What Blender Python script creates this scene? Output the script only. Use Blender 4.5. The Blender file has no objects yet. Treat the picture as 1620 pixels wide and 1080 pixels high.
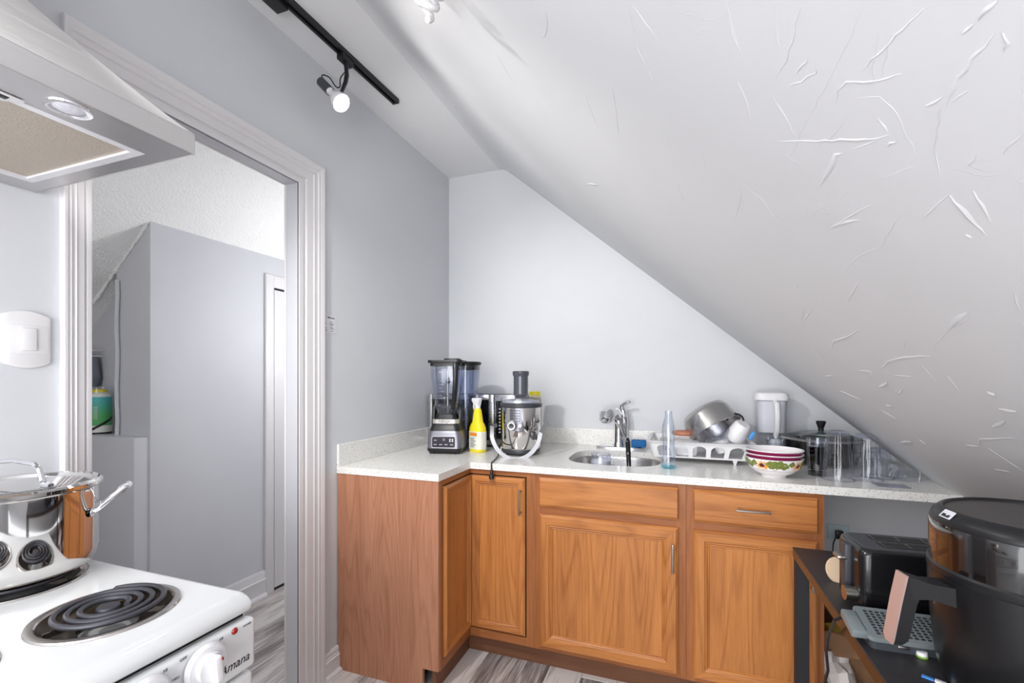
import bpy, bmesh, math, random
from mathutils import Vector, Matrix
random.seed(7)
PI = math.pi
C = bpy.context.scene.collection
scene = bpy.context.scene

# ---------------------------------------------------------------- camera
F, YAW, HY, H = 723.0, 0.3475, 601.0, 1.297
SN, CS = math.sin(YAW), math.cos(YAW)
cd = bpy.data.cameras.new('camera'); cam = bpy.data.objects.new('camera', cd); C.objects.link(cam)
cam.location = (0, 0, H); cam.rotation_euler = (PI/2, 0, YAW)
cd.sensor_width = 36; cd.sensor_fit = 'HORIZONTAL'; cd.lens = F/1620*36
cd.shift_y = (HY-540)/1620; cd.clip_start = 0.02
scene.camera = cam
# ---------------------------------------------------------------- world and exposure
w = bpy.data.worlds.new('world'); scene.world = w; w.use_nodes = True
w.node_tree.nodes['Background'].inputs[0].default_value = (0.93, 0.95, 1.0, 1)
w.node_tree.nodes['Background'].inputs[1].default_value = 1.0
vs = scene.view_settings
vs.view_transform = 'Standard'; vs.look = 'None'; vs.gamma = 1; vs.use_curve_mapping = False
vs.exposure = 0.68
# ---------------------------------------------------------------- lights
def area_light(name, loc, target, size, power, col=(1, 1, 1), size_y=None):
    l = bpy.data.lights.new(name, 'AREA'); l.energy = power; l.color = col; l.size = size
    if size_y: l.shape = 'RECTANGLE'; l.size_y = size_y
    o = bpy.data.objects.new(name, l); C.objects.link(o); o.location = loc
    o.rotation_euler = (Vector(target)-Vector(loc)).to_track_quat('-Z', 'Y').to_euler()
    return o
area_light('rear_fill_light', (-0.30, -1.15, 1.25), (0.0, 2, 1.0), 1.7, 40, (0.98, 0.99, 1.0), 1.5)  # added soft fill from behind the camera, no window known there
area_light('side_fill_light', (-1.30, -0.75, 1.25), (0.9, 1.3, 1.5), 1.0, 7, (0.98, 0.99, 1.0), 1.3)  # extra unseen area fill from rear left, no real source behind it
hl = bpy.data.lights.new('hall_lamp_light', 'POINT'); hl.energy = 8; hl.shadow_soft_size = 0.06; hl.color = (1.0, 0.99, 0.98)
ho = bpy.data.objects.new('hall_lamp_light', hl); C.objects.link(ho); ho.location = (-1.58, 2.26, 1.62)
area_light('hall_fill_light', (-1.75, -0.2, 1.5), (-2.2, 1.6, 1.2), 0.5, 4, (1.0, 0.99, 0.98), 1.2)  # added fill for the recess walls; the hall has no such opening
def spot_light(name, loc, target, power, cone, soft, blend=0.8):
    l = bpy.data.lights.new(name, 'SPOT'); l.energy = power; l.spot_size = math.radians(cone); l.spot_blend = blend; l.shadow_soft_size = soft; l.color = (1.0, 0.98, 0.95)
    o = bpy.data.objects.new(name, l); C.objects.link(o); o.location = loc
    o.rotation_euler = (Vector(loc)-Vector(target)).to_track_quat('Z', 'Y').to_euler()
spot_light('counter_fill_spot', (-1.08, 0.52, 2.22), (-0.38, 2.20, 0.85), 47, 96, 0.035)  # added bodiless spot that brightens counter and cabinets, no fixture on the ceiling
spot_light('canopy_fill_spot', (-0.80, 0.22, 2.30), (-1.12, 0.38, 1.75), 22, 80, 0.05)  # invented spot to whiten the canopy, not a lamp of the hood
spot_light('ridge_fill_spot', (-1.34, 1.35, 2.02), (-0.86, 2.45, 2.46), 8, 84, 0.06, 1.0)  # floating spot without fixture, added to brighten the slope along the ridge
KEY1 = 6

# ---------------------------------------------------------------- helpers
def ray(x, y):
    a = (x-810)/F; b = (HY-y)/F
    return Vector((-SN+a*CS, CS+a*SN, b))
def P(x, y, X=None, Y=None, Z=None):
    r = ray(x, y)
    t = X/r.x if X is not None else Y/r.y if Y is not None else (Z-H)/r.z
    return Vector((0, 0, H))+r*t

def T(x, y, z): return Matrix.Translation((x, y, z))
def R(a, ax='Z'): return Matrix.Rotation(a, 4, ax)

class MB:
    def __init__(s): s.bm = bmesh.new()
    def box(s, x0, x1, y0, y1, z0, z1, bev=0.0, M=None, seg=2):
        m = T((x0+x1)/2, (y0+y1)/2, (z0+z1)/2) @ Matrix.Diagonal((abs(x1-x0), abs(y1-y0), abs(z1-z0), 1))
        b = bmesh.new(); bmesh.ops.create_cube(b, size=1, matrix=m)
        if bev > 0:
            bmesh.ops.bevel(b, geom=b.edges[:], offset=bev, segments=seg, profile=0.5, affect='EDGES')
        s._add(b, M); return s
    def _add(s, b, M=None):
        if M is not None: bmesh.ops.transform(b, matrix=M, verts=b.verts[:])
        vm = {}
        for v in b.verts: vm[v] = s.bm.verts.new(v.co)
        for f in b.faces:
            try: s.bm.faces.new([vm[v] for v in f.verts])
            except ValueError: pass
        b.free()
    def lathe(s, prof, seg=32, M=None, sx=1.0, sy=1.0, a0=0, a1=2*PI, sq=0):
        b = bmesh.new(); rings = []
        full = abs(a1-a0-2*PI) < 1e-6
        n = seg if full else seg+1
        for r, z in prof:
            if r < 1e-6: rings.append([b.verts.new((0, 0, z))])
            else:
                ring = []
                for i in range(n):
                    a = a0+(a1-a0)*i/seg; ca, sa = math.cos(a), math.sin(a)
                    if sq:
                        k = (abs(ca)**sq+abs(sa)**sq)**(-1/sq); ca *= k; sa *= k
                    ring.append(b.verts.new((r*ca*sx, r*sa*sy, z)))
                rings.append(ring)
        for A, B in zip(rings, rings[1:]):
            for i in range(seg):
                j = (i+1) % n if full else i+1
                if len(A) == 1 and len(B) == 1: continue
                if len(A) == 1: b.faces.new((A[0], B[j], B[i]))
                elif len(B) == 1: b.faces.new((A[i], A[j], B[0]))
                else: b.faces.new((A[i], A[j], B[j], B[i]))
        bmesh.ops.recalc_face_normals(b, faces=b.faces[:])
        s._add(b, M); return s
    def cyl(s, p0, p1, r, seg=16, r1=None):
        p0, p1 = Vector(p0), Vector(p1); L = (p1-p0).length
        M = T(*p0) @ (p1-p0).to_track_quat('Z', 'Y').to_matrix().to_4x4()
        r1 = r if r1 is None else r1
        return s.lathe([(0, 0), (r, 0), (r1, L), (0, L)], seg, M)
    def tube(s, pts, r, seg=8, closed=False, M=None, sx=1.0):
        pts = [Vector(p) for p in pts]; n = len(pts)
        rad = r if isinstance(r, (list, tuple)) else [r]*n
        b = bmesh.new(); rings = []
        t0 = (pts[1]-pts[0]).normalized()
        up = Vector((0, 0, 1)) if abs(t0.z) < 0.9 else Vector((1, 0, 0))
        nrm = (up-t0*up.dot(t0)).normalized()
        for i in range(n):
            if closed: t = (pts[(i+1) % n]-pts[i-1]).normalized()
            else: t = (pts[min(i+1, n-1)]-pts[max(i-1, 0)]).normalized()
            nrm = (nrm-t*nrm.dot(t)).normalized(); bn = t.cross(nrm)
            rings.append([b.verts.new(pts[i]+(nrm*math.cos(2*PI*k/seg)*sx+bn*math.sin(2*PI*k/seg))*rad[i]) for k in range(seg)])
        m = n if closed else n-1
        for i in range(m):
            A, B = rings[i], rings[(i+1) % n]
            for k in range(seg): b.faces.new((A[k], A[(k+1) % seg], B[(k+1) % seg], B[k]))
        if not closed:
            b.faces.new(rings[0][::-1]); b.faces.new(rings[-1])
        bmesh.ops.recalc_face_normals(b, faces=b.faces[:])
        s._add(b, M); return s
    def prism(s, poly, h, M=None, bev=0):
        """poly in local xy, extruded +z by h"""
        b = bmesh.new(); vs_ = [b.verts.new((p[0], p[1], 0)) for p in poly]
        f = b.faces.new(vs_); r = bmesh.ops.extrude_face_region(b, geom=[f])
        bmesh.ops.translate(b, vec=(0, 0, h), verts=[v for v in r['geom'] if isinstance(v, bmesh.types.BMVert)])
        bmesh.ops.recalc_face_normals(b, faces=b.faces[:])
        if bev: bmesh.ops.bevel(b, geom=b.edges[:], offset=bev, segments=2, profile=0.5, affect='EDGES')
        s._add(b, M); return s
    def loft(s, rings, cap=True, M=None, closed=True):
        b = bmesh.new(); rr = [[b.verts.new(p) for p in r] for r in rings]
        n = len(rings[0])
        for A, B in zip(rr, rr[1:]):
            for k in range(n if closed else n-1):
                b.faces.new((A[k], A[(k+1) % n], B[(k+1) % n], B[k]))
        if cap: b.faces.new(rr[0][::-1]); b.faces.new(rr[-1])
        bmesh.ops.recalc_face_normals(b, faces=b.faces[:])
        s._add(b, M); return s
    def quad(s, *pts):
        s.bm.faces.new([s.bm.verts.new(p) for p in pts]); return s
    def build(s, name, mat, parent=None, world=False, angle=35, label=None, kind=None, M=None):
        if M is not None: bmesh.ops.transform(s.bm, matrix=M, verts=s.bm.verts[:])
        if world and parent is not None:
            bmesh.ops.transform(s.bm, matrix=WM(parent).inverted(), verts=s.bm.verts[:])
        me = bpy.data.meshes.new(name); s.bm.to_mesh(me); s.bm.free()
        for p in me.polygons: p.use_smooth = True
        me.set_sharp_from_angle(angle=math.radians(angle))
        o = bpy.data.objects.new(name, me); C.objects.link(o)
        for m in (mat if isinstance(mat, (list, tuple)) else [mat]): me.materials.append(m)
        if parent is not None: o.parent = parent
        if label: o['label'] = label
        if kind: o['kind'] = kind
        return o
def WM(o):
    m = o.matrix_basis.copy()
    while o.parent: o = o.parent; m = o.matrix_basis @ m
    return m
def thing(name, label, cat, loc=(0, 0, 0), rz=0, group=None):
    o = bpy.data.objects.new(name, None); C.objects.link(o); o.empty_display_size = 0.05
    o.location = loc; o.rotation_euler = (0, 0, rz); o['label'] = label; o['category'] = cat
    if group: o['group'] = group
    return o
def tag(o, label, cat, group=None):
    o['label'] = label; o['category'] = cat
    if group: o['group'] = group
    return o
def struct(o): o['kind'] = 'structure'; return o
def copy_tree(o, parent=None):
    c = o.copy(); C.objects.link(c)
    if parent is not None: c.parent = parent
    for ch in [x for x in bpy.data.objects if x.parent == o]: copy_tree(ch, c)
    return c
def text(s, name, mat, parent, M, size, depth=0.0004, align='CENTER', shear=0.0, xs=1.0):
    cu = bpy.data.curves.new(name, 'FONT'); cu.body = s; cu.size = size; cu.extrude = depth
    cu.align_x = align; cu.align_y = 'CENTER'; cu.shear = shear; cu.resolution_u = 3
    to = bpy.data.objects.new(name, cu); C.objects.link(to)
    me = bpy.data.meshes.new_from_object(to)
    bpy.data.objects.remove(to); bpy.data.curves.remove(cu)
    me.transform(M @ Matrix.Diagonal((xs, 1, 1, 1))); me.materials.clear(); me.materials.append(mat); me.name = name
    o = bpy.data.objects.new(name, me); C.objects.link(o); o.parent = parent
    return o
def facing(px, loc):   # matrix: local x right, y up, z out; out direction = world/local vector px
    z = Vector(px).normalized(); x = Vector((0, 0, 1)).cross(z).normalized(); y = z.cross(x)
    return T(*loc) @ Matrix((x, y, z)).transposed().to_4x4()
def smooth(pts, n=6):
    P_ = [Vector(p) for p in pts]; P_ = [P_[0]*2-P_[1]]+P_+[P_[-1]*2-P_[-2]]; out = []
    for i in range(1, len(P_)-2):
        a, b, c, d = P_[i-1:i+3]
        for k in range(n):
            t = k/n; out.append(0.5*((2*b)+(c-a)*t+(2*a-5*b+4*c-d)*t*t+(3*b-a-3*c+d)*t**3))
    return out+[P_[-2]]
def arc(c, r, a0, a1, n, plane='xz', yv=0):
    out = []
    for i in range(n+1):
        a = a0+(a1-a0)*i/n
        out.append((c[0]+r*math.cos(a), c[1]+r*math.sin(a)))
    return out

# ---------------------------------------------------------------- materials
def s2l(c): return tuple(((v/255)/12.92 if v/255 <= 0.04045 else ((v/255+0.055)/1.055)**2.4) for v in c)
def new_mat(name):
    m = bpy.data.materials.new(name); m.use_nodes = True
    nt = m.node_tree; return m, nt, nt.nodes['Principled BSDF']
def node(nt, t, **k):
    n = nt.nodes.new(t)
    for a, v in k.items():
        if a.startswith('_'): setattr(n, a[1:], v)
        else: n.inputs[a.replace('_', ' ')].default_value = v
    return n
def plain(name, rgb, rough=0.5, metal=0.0, noise=0.04, bump=0.0, scale=30, coat=0.0, spec=0.5, trans=0.0, ior=1.45, alpha=1.0, emis=None, es=0, aniso=0):
    m, nt, b = new_mat(name); c = s2l(rgb)
    b.inputs['Roughness'].default_value = rough; b.inputs['Metallic'].default_value = metal
    b.inputs['Coat Weight'].default_value = coat; b.inputs['Specular IOR Level'].default_value = spec
    b.inputs['Transmission Weight'].default_value = trans; b.inputs['IOR'].default_value = ior; b.inputs['Alpha'].default_value = alpha
    tc = nt.nodes.new('ShaderNodeTexCoord')
    nz = node(nt, 'ShaderNodeTexNoise', Scale=scale, Detail=4.0); nt.links.new(tc.outputs['Object'], nz.inputs['Vector'])
    mx = nt.nodes.new('ShaderNodeMix'); mx.data_type = 'RGBA'
    mx.inputs[6].default_value = (*[max(0, v*(1-noise)) for v in c], 1); mx.inputs[7].default_value = (*[min(1, v*(1+noise)) for v in c], 1)
    nt.links.new(nz.outputs['Fac'], mx.inputs[0]); nt.links.new(mx.outputs[2], b.inputs['Base Color'])
    if bump:
        bp = node(nt, 'ShaderNodeBump', Strength=bump, Distance=0.002); nt.links.new(nz.outputs['Fac'], bp.inputs['Height']); nt.links.new(bp.outputs[0], b.inputs['Normal'])
    if emis:
        b.inputs['Emission Color'].default_value = (*s2l(emis), 1); b.inputs['Emission Strength'].default_value = es
    return m
def plaster(name, rgb, trowel=0.4, fine=0.12, rough=0.55, dist=0.004):
    m, nt, b = new_mat(name); c = s2l(rgb); b.inputs['Roughness'].default_value = rough; b.inputs['Specular IOR Level'].default_value = 0.35
    tc = nt.nodes.new('ShaderNodeTexCoord')
    mp = node(nt, 'ShaderNodeMapping'); mp.inputs['Scale'].default_value = (1, 1, 1.4); nt.links.new(tc.outputs['Object'], mp.inputs[0])
    n1 = node(nt, 'ShaderNodeTexNoise', Scale=3.2, Detail=5.0, Distortion=1.2, Roughness=0.45)
    n2 = node(nt, 'ShaderNodeTexNoise', Scale=90.0, Detail=3.0)
    n3 = node(nt, 'ShaderNodeTexNoise', Scale=5.0, Detail=2.0, Distortion=2.5)
    for n in (n1, n2, n3): nt.links.new(mp.outputs[0], n.inputs['Vector'])
    # sparse thin ridges where n3 crosses a level
    s = nt.nodes.new('ShaderNodeMath'); s.operation = 'SUBTRACT'; s.inputs[1].default_value = 0.52; nt.links.new(n3.outputs['Fac'], s.inputs[0])
    ab = nt.nodes.new('ShaderNodeMath'); ab.operation = 'ABSOLUTE'; nt.links.new(s.outputs[0], ab.inputs[0])
    mr = node(nt, 'ShaderNodeMapRange'); mr.inputs[1].default_value = 0.0; mr.inputs[2].default_value = 0.006; mr.inputs[3].default_value = 0.25; mr.inputs[4].default_value = 0.0
    nt.links.new(ab.outputs[0], mr.inputs[0])
    n4 = node(nt, 'ShaderNodeTexNoise', Scale=7.0, Detail=1.0); nt.links.new(mp.outputs[0], n4.inputs['Vector'])
    gt = node(nt, 'ShaderNodeMapRange'); gt.inputs[1].default_value = 0.55; gt.inputs[2].default_value = 0.68
    nt.links.new(n4.outputs['Fac'], gt.inputs[0])
    ml = nt.nodes.new('ShaderNodeMath'); ml.operation = 'MULTIPLY'; nt.links.new(mr.outputs[0], ml.inputs[0]); nt.links.new(gt.outputs[0], ml.inputs[1])
    ad = nt.nodes.new('ShaderNodeMath'); ad.operation = 'ADD'; nt.links.new(n1.outputs['Fac'], ad.inputs[0]); nt.links.new(ml.outputs[0], ad.inputs[1])
    b1 = node(nt, 'ShaderNodeBump', Strength=trowel, Distance=dist); nt.links.new(ad.outputs[0], b1.inputs['Height'])
    b2 = node(nt, 'ShaderNodeBump', Strength=fine, Distance=0.001); nt.links.new(n2.outputs['Fac'], b2.inputs['Height'])
    nt.links.new(b1.outputs[0], b2.inputs['Normal']); nt.links.new(b2.outputs[0], b.inputs['Normal'])
    mx = nt.nodes.new('ShaderNodeMix'); mx.data_type = 'RGBA'
    mx.inputs[6].default_value = (*[v*0.97 for v in c], 1); mx.inputs[7].default_value = (*[min(1, v*1.03) for v in c], 1)
    nt.links.new(n1.outputs['Fac'], mx.inputs[0]); nt.links.new(mx.outputs[2], b.inputs['Base Color'])
    return m
def oak(name, light, dark, axis, rough=0.38, fig=1.0, scale=1.0):
    m, nt, b = new_mat(name); b.inputs['Roughness'].default_value = rough; b.inputs['Specular IOR Level'].default_value = 0.4
    tc = nt.nodes.new('ShaderNodeTexCoord'); oi = nt.nodes.new('ShaderNodeObjectInfo')
    va = nt.nodes.new('ShaderNodeVectorMath'); va.operation = 'ADD'
    sc = nt.nodes.new('ShaderNodeMath'); sc.operation = 'MULTIPLY'; sc.inputs[1].default_value = 37.0; nt.links.new(oi.outputs['Random'], sc.inputs[0])
    nt.links.new(tc.outputs['Object'], va.inputs[0]); nt.links.new(sc.outputs[0], va.inputs[1])
    def stretched(across, along):
        mp = node(nt, 'ShaderNodeMapping'); v = [across]*3; v['xyz'.index(axis)] = along
        mp.inputs['Scale'].default_value = v; nt.links.new(va.outputs[0], mp.inputs[0]); return mp
    n1 = node(nt, 'ShaderNodeTexNoise', Scale=1.0, Detail=1.5, Distortion=0.15); nt.links.new(stretched(4.6*scale, 0.36*scale).outputs[0], n1.inputs['Vector'])
    mu = nt.nodes.new('ShaderNodeMath'); mu.operation = 'MULTIPLY'; mu.inputs[1].default_value = 26.0; nt.links.new(n1.outputs['Fac'], mu.inputs[0])
    fr = nt.nodes.new('ShaderNodeMath'); fr.operation = 'FRACT'; nt.links.new(mu.outputs[0], fr.inputs[0])
    cr = nt.nodes.new('ShaderNodeValToRGB'); cr.color_ramp.elements[0].position = 0.0; cr.color_ramp.elements[0].color = (0, 0, 0, 1)
    cr.color_ramp.elements[1].position = 0.75; cr.color_ramp.elements[1].color = (1, 1, 1, 1)
    e = cr.color_ramp.elements.new(0.93); e.color = (0.0, 0.0, 0.0, 1)
    e = cr.color_ramp.elements.new(0.25); e.color = (0.85, 0.85, 0.85, 1)
    nt.links.new(fr.outputs[0], cr.inputs[0])
    n2 = node(nt, 'ShaderNodeTexNoise', Scale=1.0, Detail=5.0, Roughness=0.7); nt.links.new(stretched(260.0, 7.0).outputs[0], n2.inputs['Vector'])
    n3 = node(nt, 'ShaderNodeTexNoise', Scale=1.0, Detail=2.0); nt.links.new(stretched(14.0, 1.2).outputs[0], n3.inputs['Vector'])
    def lin(a, k, off):
        q = nt.nodes.new('ShaderNodeMath'); q.operation = 'MULTIPLY_ADD'; q.inputs[1].default_value = k; q.inputs[2].default_value = off; nt.links.new(a, q.inputs[0]); return q.outputs[0]
    def addn(a, c_):
        q = nt.nodes.new('ShaderNodeMath'); q.operation = 'ADD'; nt.links.new(a, q.inputs[0]); nt.links.new(c_, q.inputs[1]); return q.outputs[0]
    f = addn(addn(lin(cr.outputs[0], 0.30*fig, 0.0), lin(n2.outputs['Fac'], 1.35, -0.37)), addn(lin(n3.outputs['Fac'], 0.7, -0.35), lin(oi.outputs['Random'], 0.14, -0.07)))
    mx = nt.nodes.new('ShaderNodeMix'); mx.data_type = 'RGBA'; mx.clamp_factor = True
    mx.inputs[6].default_value = (*s2l(dark), 1); mx.inputs[7].default_value = (*s2l(light), 1)
    nt.links.new(f, mx.inputs[0]); nt.links.new(mx.outputs[2], b.inputs['Base Color'])
    bp = node(nt, 'ShaderNodeBump', Strength=0.15, Distance=0.0006); nt.links.new(n2.outputs['Fac'], bp.inputs['Height']); nt.links.new(bp.outputs[0], b.inputs['Normal'])
    return m
def glass(name, rgb=(250, 252, 255), rough=0.02, ior=1.45):
    # thin clear shell: mostly see-through with a reflective skin
    m, nt, b = new_mat(name); nt.nodes.remove(b)
    out = nt.nodes['Material Output']
    tr = nt.nodes.new('ShaderNodeBsdfTransparent'); tr.inputs[0].default_value = (*s2l(rgb), 1)
    gl = nt.nodes.new('ShaderNodeBsdfGlossy'); gl.inputs['Roughness'].default_value = rough; gl.inputs[0].default_value = (1, 1, 1, 1)
    lw = nt.nodes.new('ShaderNodeLayerWeight'); lw.inputs[0].default_value = 0.22
    mr = node(nt, 'ShaderNodeMapRange'); mr.inputs[3].default_value = 0.04; mr.inputs[4].default_value = 0.60
    nt.links.new(lw.outputs['Facing'], mr.inputs[0])
    mx = nt.nodes.new('ShaderNodeMixShader'); nt.links.new(mr.outputs[0], mx.inputs[0]); nt.links.new(tr.outputs[0], mx.inputs[1]); nt.links.new(gl.outputs[0], mx.inputs[2])
    nt.links.new(mx.outputs[0], out.inputs[0])
    return m
def quartz(name):
    m, nt, b = new_mat(name); b.inputs['Roughness'].default_value = 0.22
    tc = nt.nodes.new('ShaderNodeTexCoord')
    vo = node(nt, 'ShaderNodeTexVoronoi', Scale=330.0); nt.links.new(tc.outputs['Object'], vo.inputs['Vector'])
    nz = node(nt, 'ShaderNodeTexNoise', Scale=45.0, Detail=3.0); nt.links.new(tc.outputs['Object'], nz.inputs['Vector'])
    vr = nt.nodes.new('ShaderNodeSeparateColor'); nt.links.new(vo.outputs['Color'], vr.inputs[0])
    cr = nt.nodes.new('ShaderNodeValToRGB'); cr.color_ramp.interpolation = 'CONSTANT'
    cr.color_ramp.elements[0].color = (*s2l((188, 182, 172)), 1); cr.color_ramp.elements[1].position = 0.07; cr.color_ramp.elements[1].color = (*s2l((228, 227, 224)), 1)
    e = cr.color_ramp.elements.new(0.55); e.color = (*s2l((234, 233, 230)), 1)
    e = cr.color_ramp.elements.new(0.9); e.color = (*s2l((224, 222, 219)), 1)
    nt.links.new(vr.outputs[0], cr.inputs[0])
    nt.links.new(cr.outputs[0], b.inputs['Base Color'])
    return m
def brushed(name, rgb, rough=0.28, axis='y'):
    m, nt, b = new_mat(name); b.inputs['Metallic'].default_value = 1
    tc = nt.nodes.new('ShaderNodeTexCoord'); mp = node(nt, 'ShaderNodeMapping'); v = [300.]*3; v['xyz'.index(axis)] = 3.
    mp.inputs['Scale'].default_value = v; nt.links.new(tc.outputs['Object'], mp.inputs[0])
    nz = node(nt, 'ShaderNodeTexNoise', Scale=1.0, Detail=3.0); nt.links.new(mp.outputs[0], nz.inputs['Vector'])
    mr = node(nt, 'ShaderNodeMapRange'); mr.inputs[3].default_value = rough*0.8; mr.inputs[4].default_value = rough*1.35
    nt.links.new(nz.outputs['Fac'], mr.inputs[0]); nt.links.new(mr.outputs[0], b.inputs['Roughness'])
    b.inputs['Base Color'].default_value = (*s2l(rgb), 1)
    bp = node(nt, 'ShaderNodeBump', Strength=0.05, Distance=0.0004); nt.links.new(nz.outputs['Fac'], bp.inputs['Height']); nt.links.new(bp.outputs[0], b.inputs['Normal'])
    return m
def plank_mat(name):
    m, nt, b = new_mat(name); b.inputs['Roughness'].default_value = 0.45
    tc = nt.nodes.new('ShaderNodeTexCoord'); oi = nt.nodes.new('ShaderNodeObjectInfo')
    sc = nt.nodes.new('ShaderNodeMath'); sc.operation = 'MULTIPLY'; sc.inputs[1].default_value = 91.0; nt.links.new(oi.outputs['Random'], sc.inputs[0])
    va = nt.nodes.new('ShaderNodeVectorMath'); va.operation = 'ADD'; nt.links.new(tc.outputs['Object'], va.inputs[0]); nt.links.new(sc.outputs[0], va.inputs[1])
    def st(a, l):
        mp = node(nt, 'ShaderNodeMapping'); mp.inputs['Scale'].default_value = (a, l, a); nt.links.new(va.outputs[0], mp.inputs[0]); return mp.outputs[0]
    n1 = node(nt, 'ShaderNodeTexNoise', Scale=1.0, Detail=6.0, Roughness=0.65, Distortion=0.6); nt.links.new(st(16, 1.8), n1.inputs['Vector'])
    n2 = node(nt, 'ShaderNodeTexNoise', Scale=1.0, Detail=4.0); nt.links.new(st(150, 6), n2.inputs['Vector'])
    q = nt.nodes.new('ShaderNodeMath'); q.operation = 'MULTIPLY_ADD'; q.inputs[1].default_value = 0.5; nt.links.new(n2.outputs['Fac'], q.inputs[0]); nt.links.new(n1.outputs['Fac'], q.inputs[2])
    q2 = nt.nodes.new('ShaderNodeMath'); q2.operation = 'MULTIPLY_ADD'; q2.inputs[1].default_value = 0.38; nt.links.new(oi.outputs['Random'], q2.inputs[0]); nt.links.new(q.outputs[0], q2.inputs[2])
    cr = nt.nodes.new('ShaderNodeValToRGB'); cr.color_ramp.elements[0].position = 0.62; cr.color_ramp.elements[0].color = (*s2l((92, 84, 84)), 1)
    cr.color_ramp.elements[1].position = 1.25/1.3; cr.color_ramp.elements[1].color = (*s2l((205, 199, 196)), 1)
    e = cr.color_ramp.elements.new(0.78); e.color = (*s2l((150, 142, 140)), 1)
    nt.links.new(q2.outputs[0], cr.inputs[0]); nt.links.new(cr.outputs[0], b.inputs['Base Color'])
    bp = node(nt, 'ShaderNodeBump', Strength=0.2, Distance=0.0008); nt.links.new(n2.outputs['Fac'], bp.inputs['Height']); nt.links.new(bp.outputs[0], b.inputs['Normal'])
    return m
def popcorn(name, rgb):
    m, nt, b = new_mat(name); b.inputs['Roughness'].default_value = 0.9; b.inputs['Base Color'].default_value = (*s2l(rgb), 1)
    tc = nt.nodes.new('ShaderNodeTexCoord')
    vo = node(nt, 'ShaderNodeTexVoronoi', Scale=95.0); nt.links.new(tc.outputs['Object'], vo.inputs['Vector'])
    n2 = node(nt, 'ShaderNodeTexNoise', Scale=140.0, Detail=3.0); nt.links.new(tc.outputs['Object'], n2.inputs['Vector'])
    sub = nt.nodes.new('ShaderNodeMath'); sub.operation = 'SUBTRACT'; nt.links.new(n2.outputs['Fac'], sub.inputs[0]); nt.links.new(vo.outputs['Distance'], sub.inputs[1])
    bp = node(nt, 'ShaderNodeBump', Strength=0.75, Distance=0.004); nt.links.new(sub.outputs[0], bp.inputs['Height']); nt.links.new(bp.outputs[0], b.inputs['Normal'])
    return m

wall_m = plaster('wall_paint', (206, 208, 212), 0.35, 0.10)
slope_m = plaster('slope_paint', (209, 210, 213), 0.30, 0.10)
ceil_m = plaster('ceiling_paint', (222, 222, 224), 0.4, 0.10)
hall_m = plaster('hall_paint', (200, 201, 206), 0.12, 0.08)
pop_m = popcorn('popcorn_paint', (246, 246, 245))
trim_m = plain('trim_paint', (218, 216, 218), 0.35, noise=0.02)
jamb_m = plain('jamb_paint', (194, 194, 200), 0.35, noise=0.02)
floor_m = plain('joint_dark', (70, 64, 62), 0.8)
plank_m = plank_mat('plank')
LT, DK = (200, 133, 73), (147, 87, 42)
oak_x = oak('oak_x', LT, DK, 'x'); oak_y = oak('oak_y', LT, DK, 'y'); oak_z = oak('oak_z', LT, DK, 'z')
oak_frame_x = oak('oak_frame_x', (176, 113, 66), (132, 77, 41), 'x', fig=0.6); oak_frame_z = oak('oak_frame_z', (176, 113, 66), (132, 77, 41), 'z', fig=0.6)
oak_frame_y = oak('oak_frame_y', (176, 113, 66), (132, 77, 41), 'y', fig=0.6)
veneer_z = oak('veneer_z', (190, 136, 108), (148, 98, 72), 'z', rough=0.55, fig=0.9, scale=1.5)
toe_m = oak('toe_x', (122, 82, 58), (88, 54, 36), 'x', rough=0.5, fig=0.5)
quartz_m = quartz('quartz')
steel_m = brushed('brushed_steel', (196, 194, 194), 0.26)
steel_x = brushed('brushed_steel_x', (196, 194, 194), 0.26, 'x')
hood_m = brushed('hood_steel', (206, 204, 204), 0.36, 'y')
chrome_m = plain('chrome', (225, 225, 228), 0.06, 1.0, noise=0.01)
polish_m = plain('polished_steel', (214, 212, 210), 0.05, 1.0, noise=0.01)
satin_m = plain('satin_nickel', (180, 176, 170), 0.3, 1.0, noise=0.02)
black_m = plain('black_plastic', (24, 24, 27), 0.35)
blackm_m = plain('black_matte', (30, 29, 32), 0.6)
char_m = plain('charcoal_plastic', (58, 60, 66), 0.4)
gloss_m = plain('black_gloss', (14, 13, 14), 0.08, coat=0.3)
white_m = plain('white_plastic', (226, 225, 227), 0.35, noise=0.015)
enamel_m = plain('white_enamel', (222, 223, 224), 0.12, noise=0.01, coat=0.5)
glass_m = glass('clear_glass'); glass_aqua = glass('aqua_glass', (190, 236, 242)); glass_smoke = glass('smoke_glass', (205, 210, 225), 0.05)
glass_dim = glass('cloudy_glass', (244, 245, 249), 0.12)
# ================================================================ THE SETTING
XW, YB, ZC = -1.44, 2.735, 2.648
YD0, YD1, ZD = 0.745, 1.438, 2.092          # doorway opening in the left wall
base = MB().box(-3.4, 1.95, -1.4, 3.6, -0.05, -0.010).build('floor', floor_m); struct(base)
# floor planks (each its own piece)
pm = MB().box(-0.0745, 0.0745, -0.5985, 0.5985, -0.010, 0.0, 0.0012, seg=1)
pl0 = pm.build('plank', plank_m, base)
first = True
for i in range(29):
    x = -2.42+0.15*i
    off = (i*0.47) % 1.2
    for k in range(5):
        y = -1.6+off+1.2*k
        if y < -1.5 or y > 3.3: continue
        if x < -1.5 and (y < 0.0): continue
        o = pl0 if first else pl0.copy()
        if not first: C.objects.link(o)
        first = False
        o.parent = base; o.location = (x, y, 0)

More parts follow.
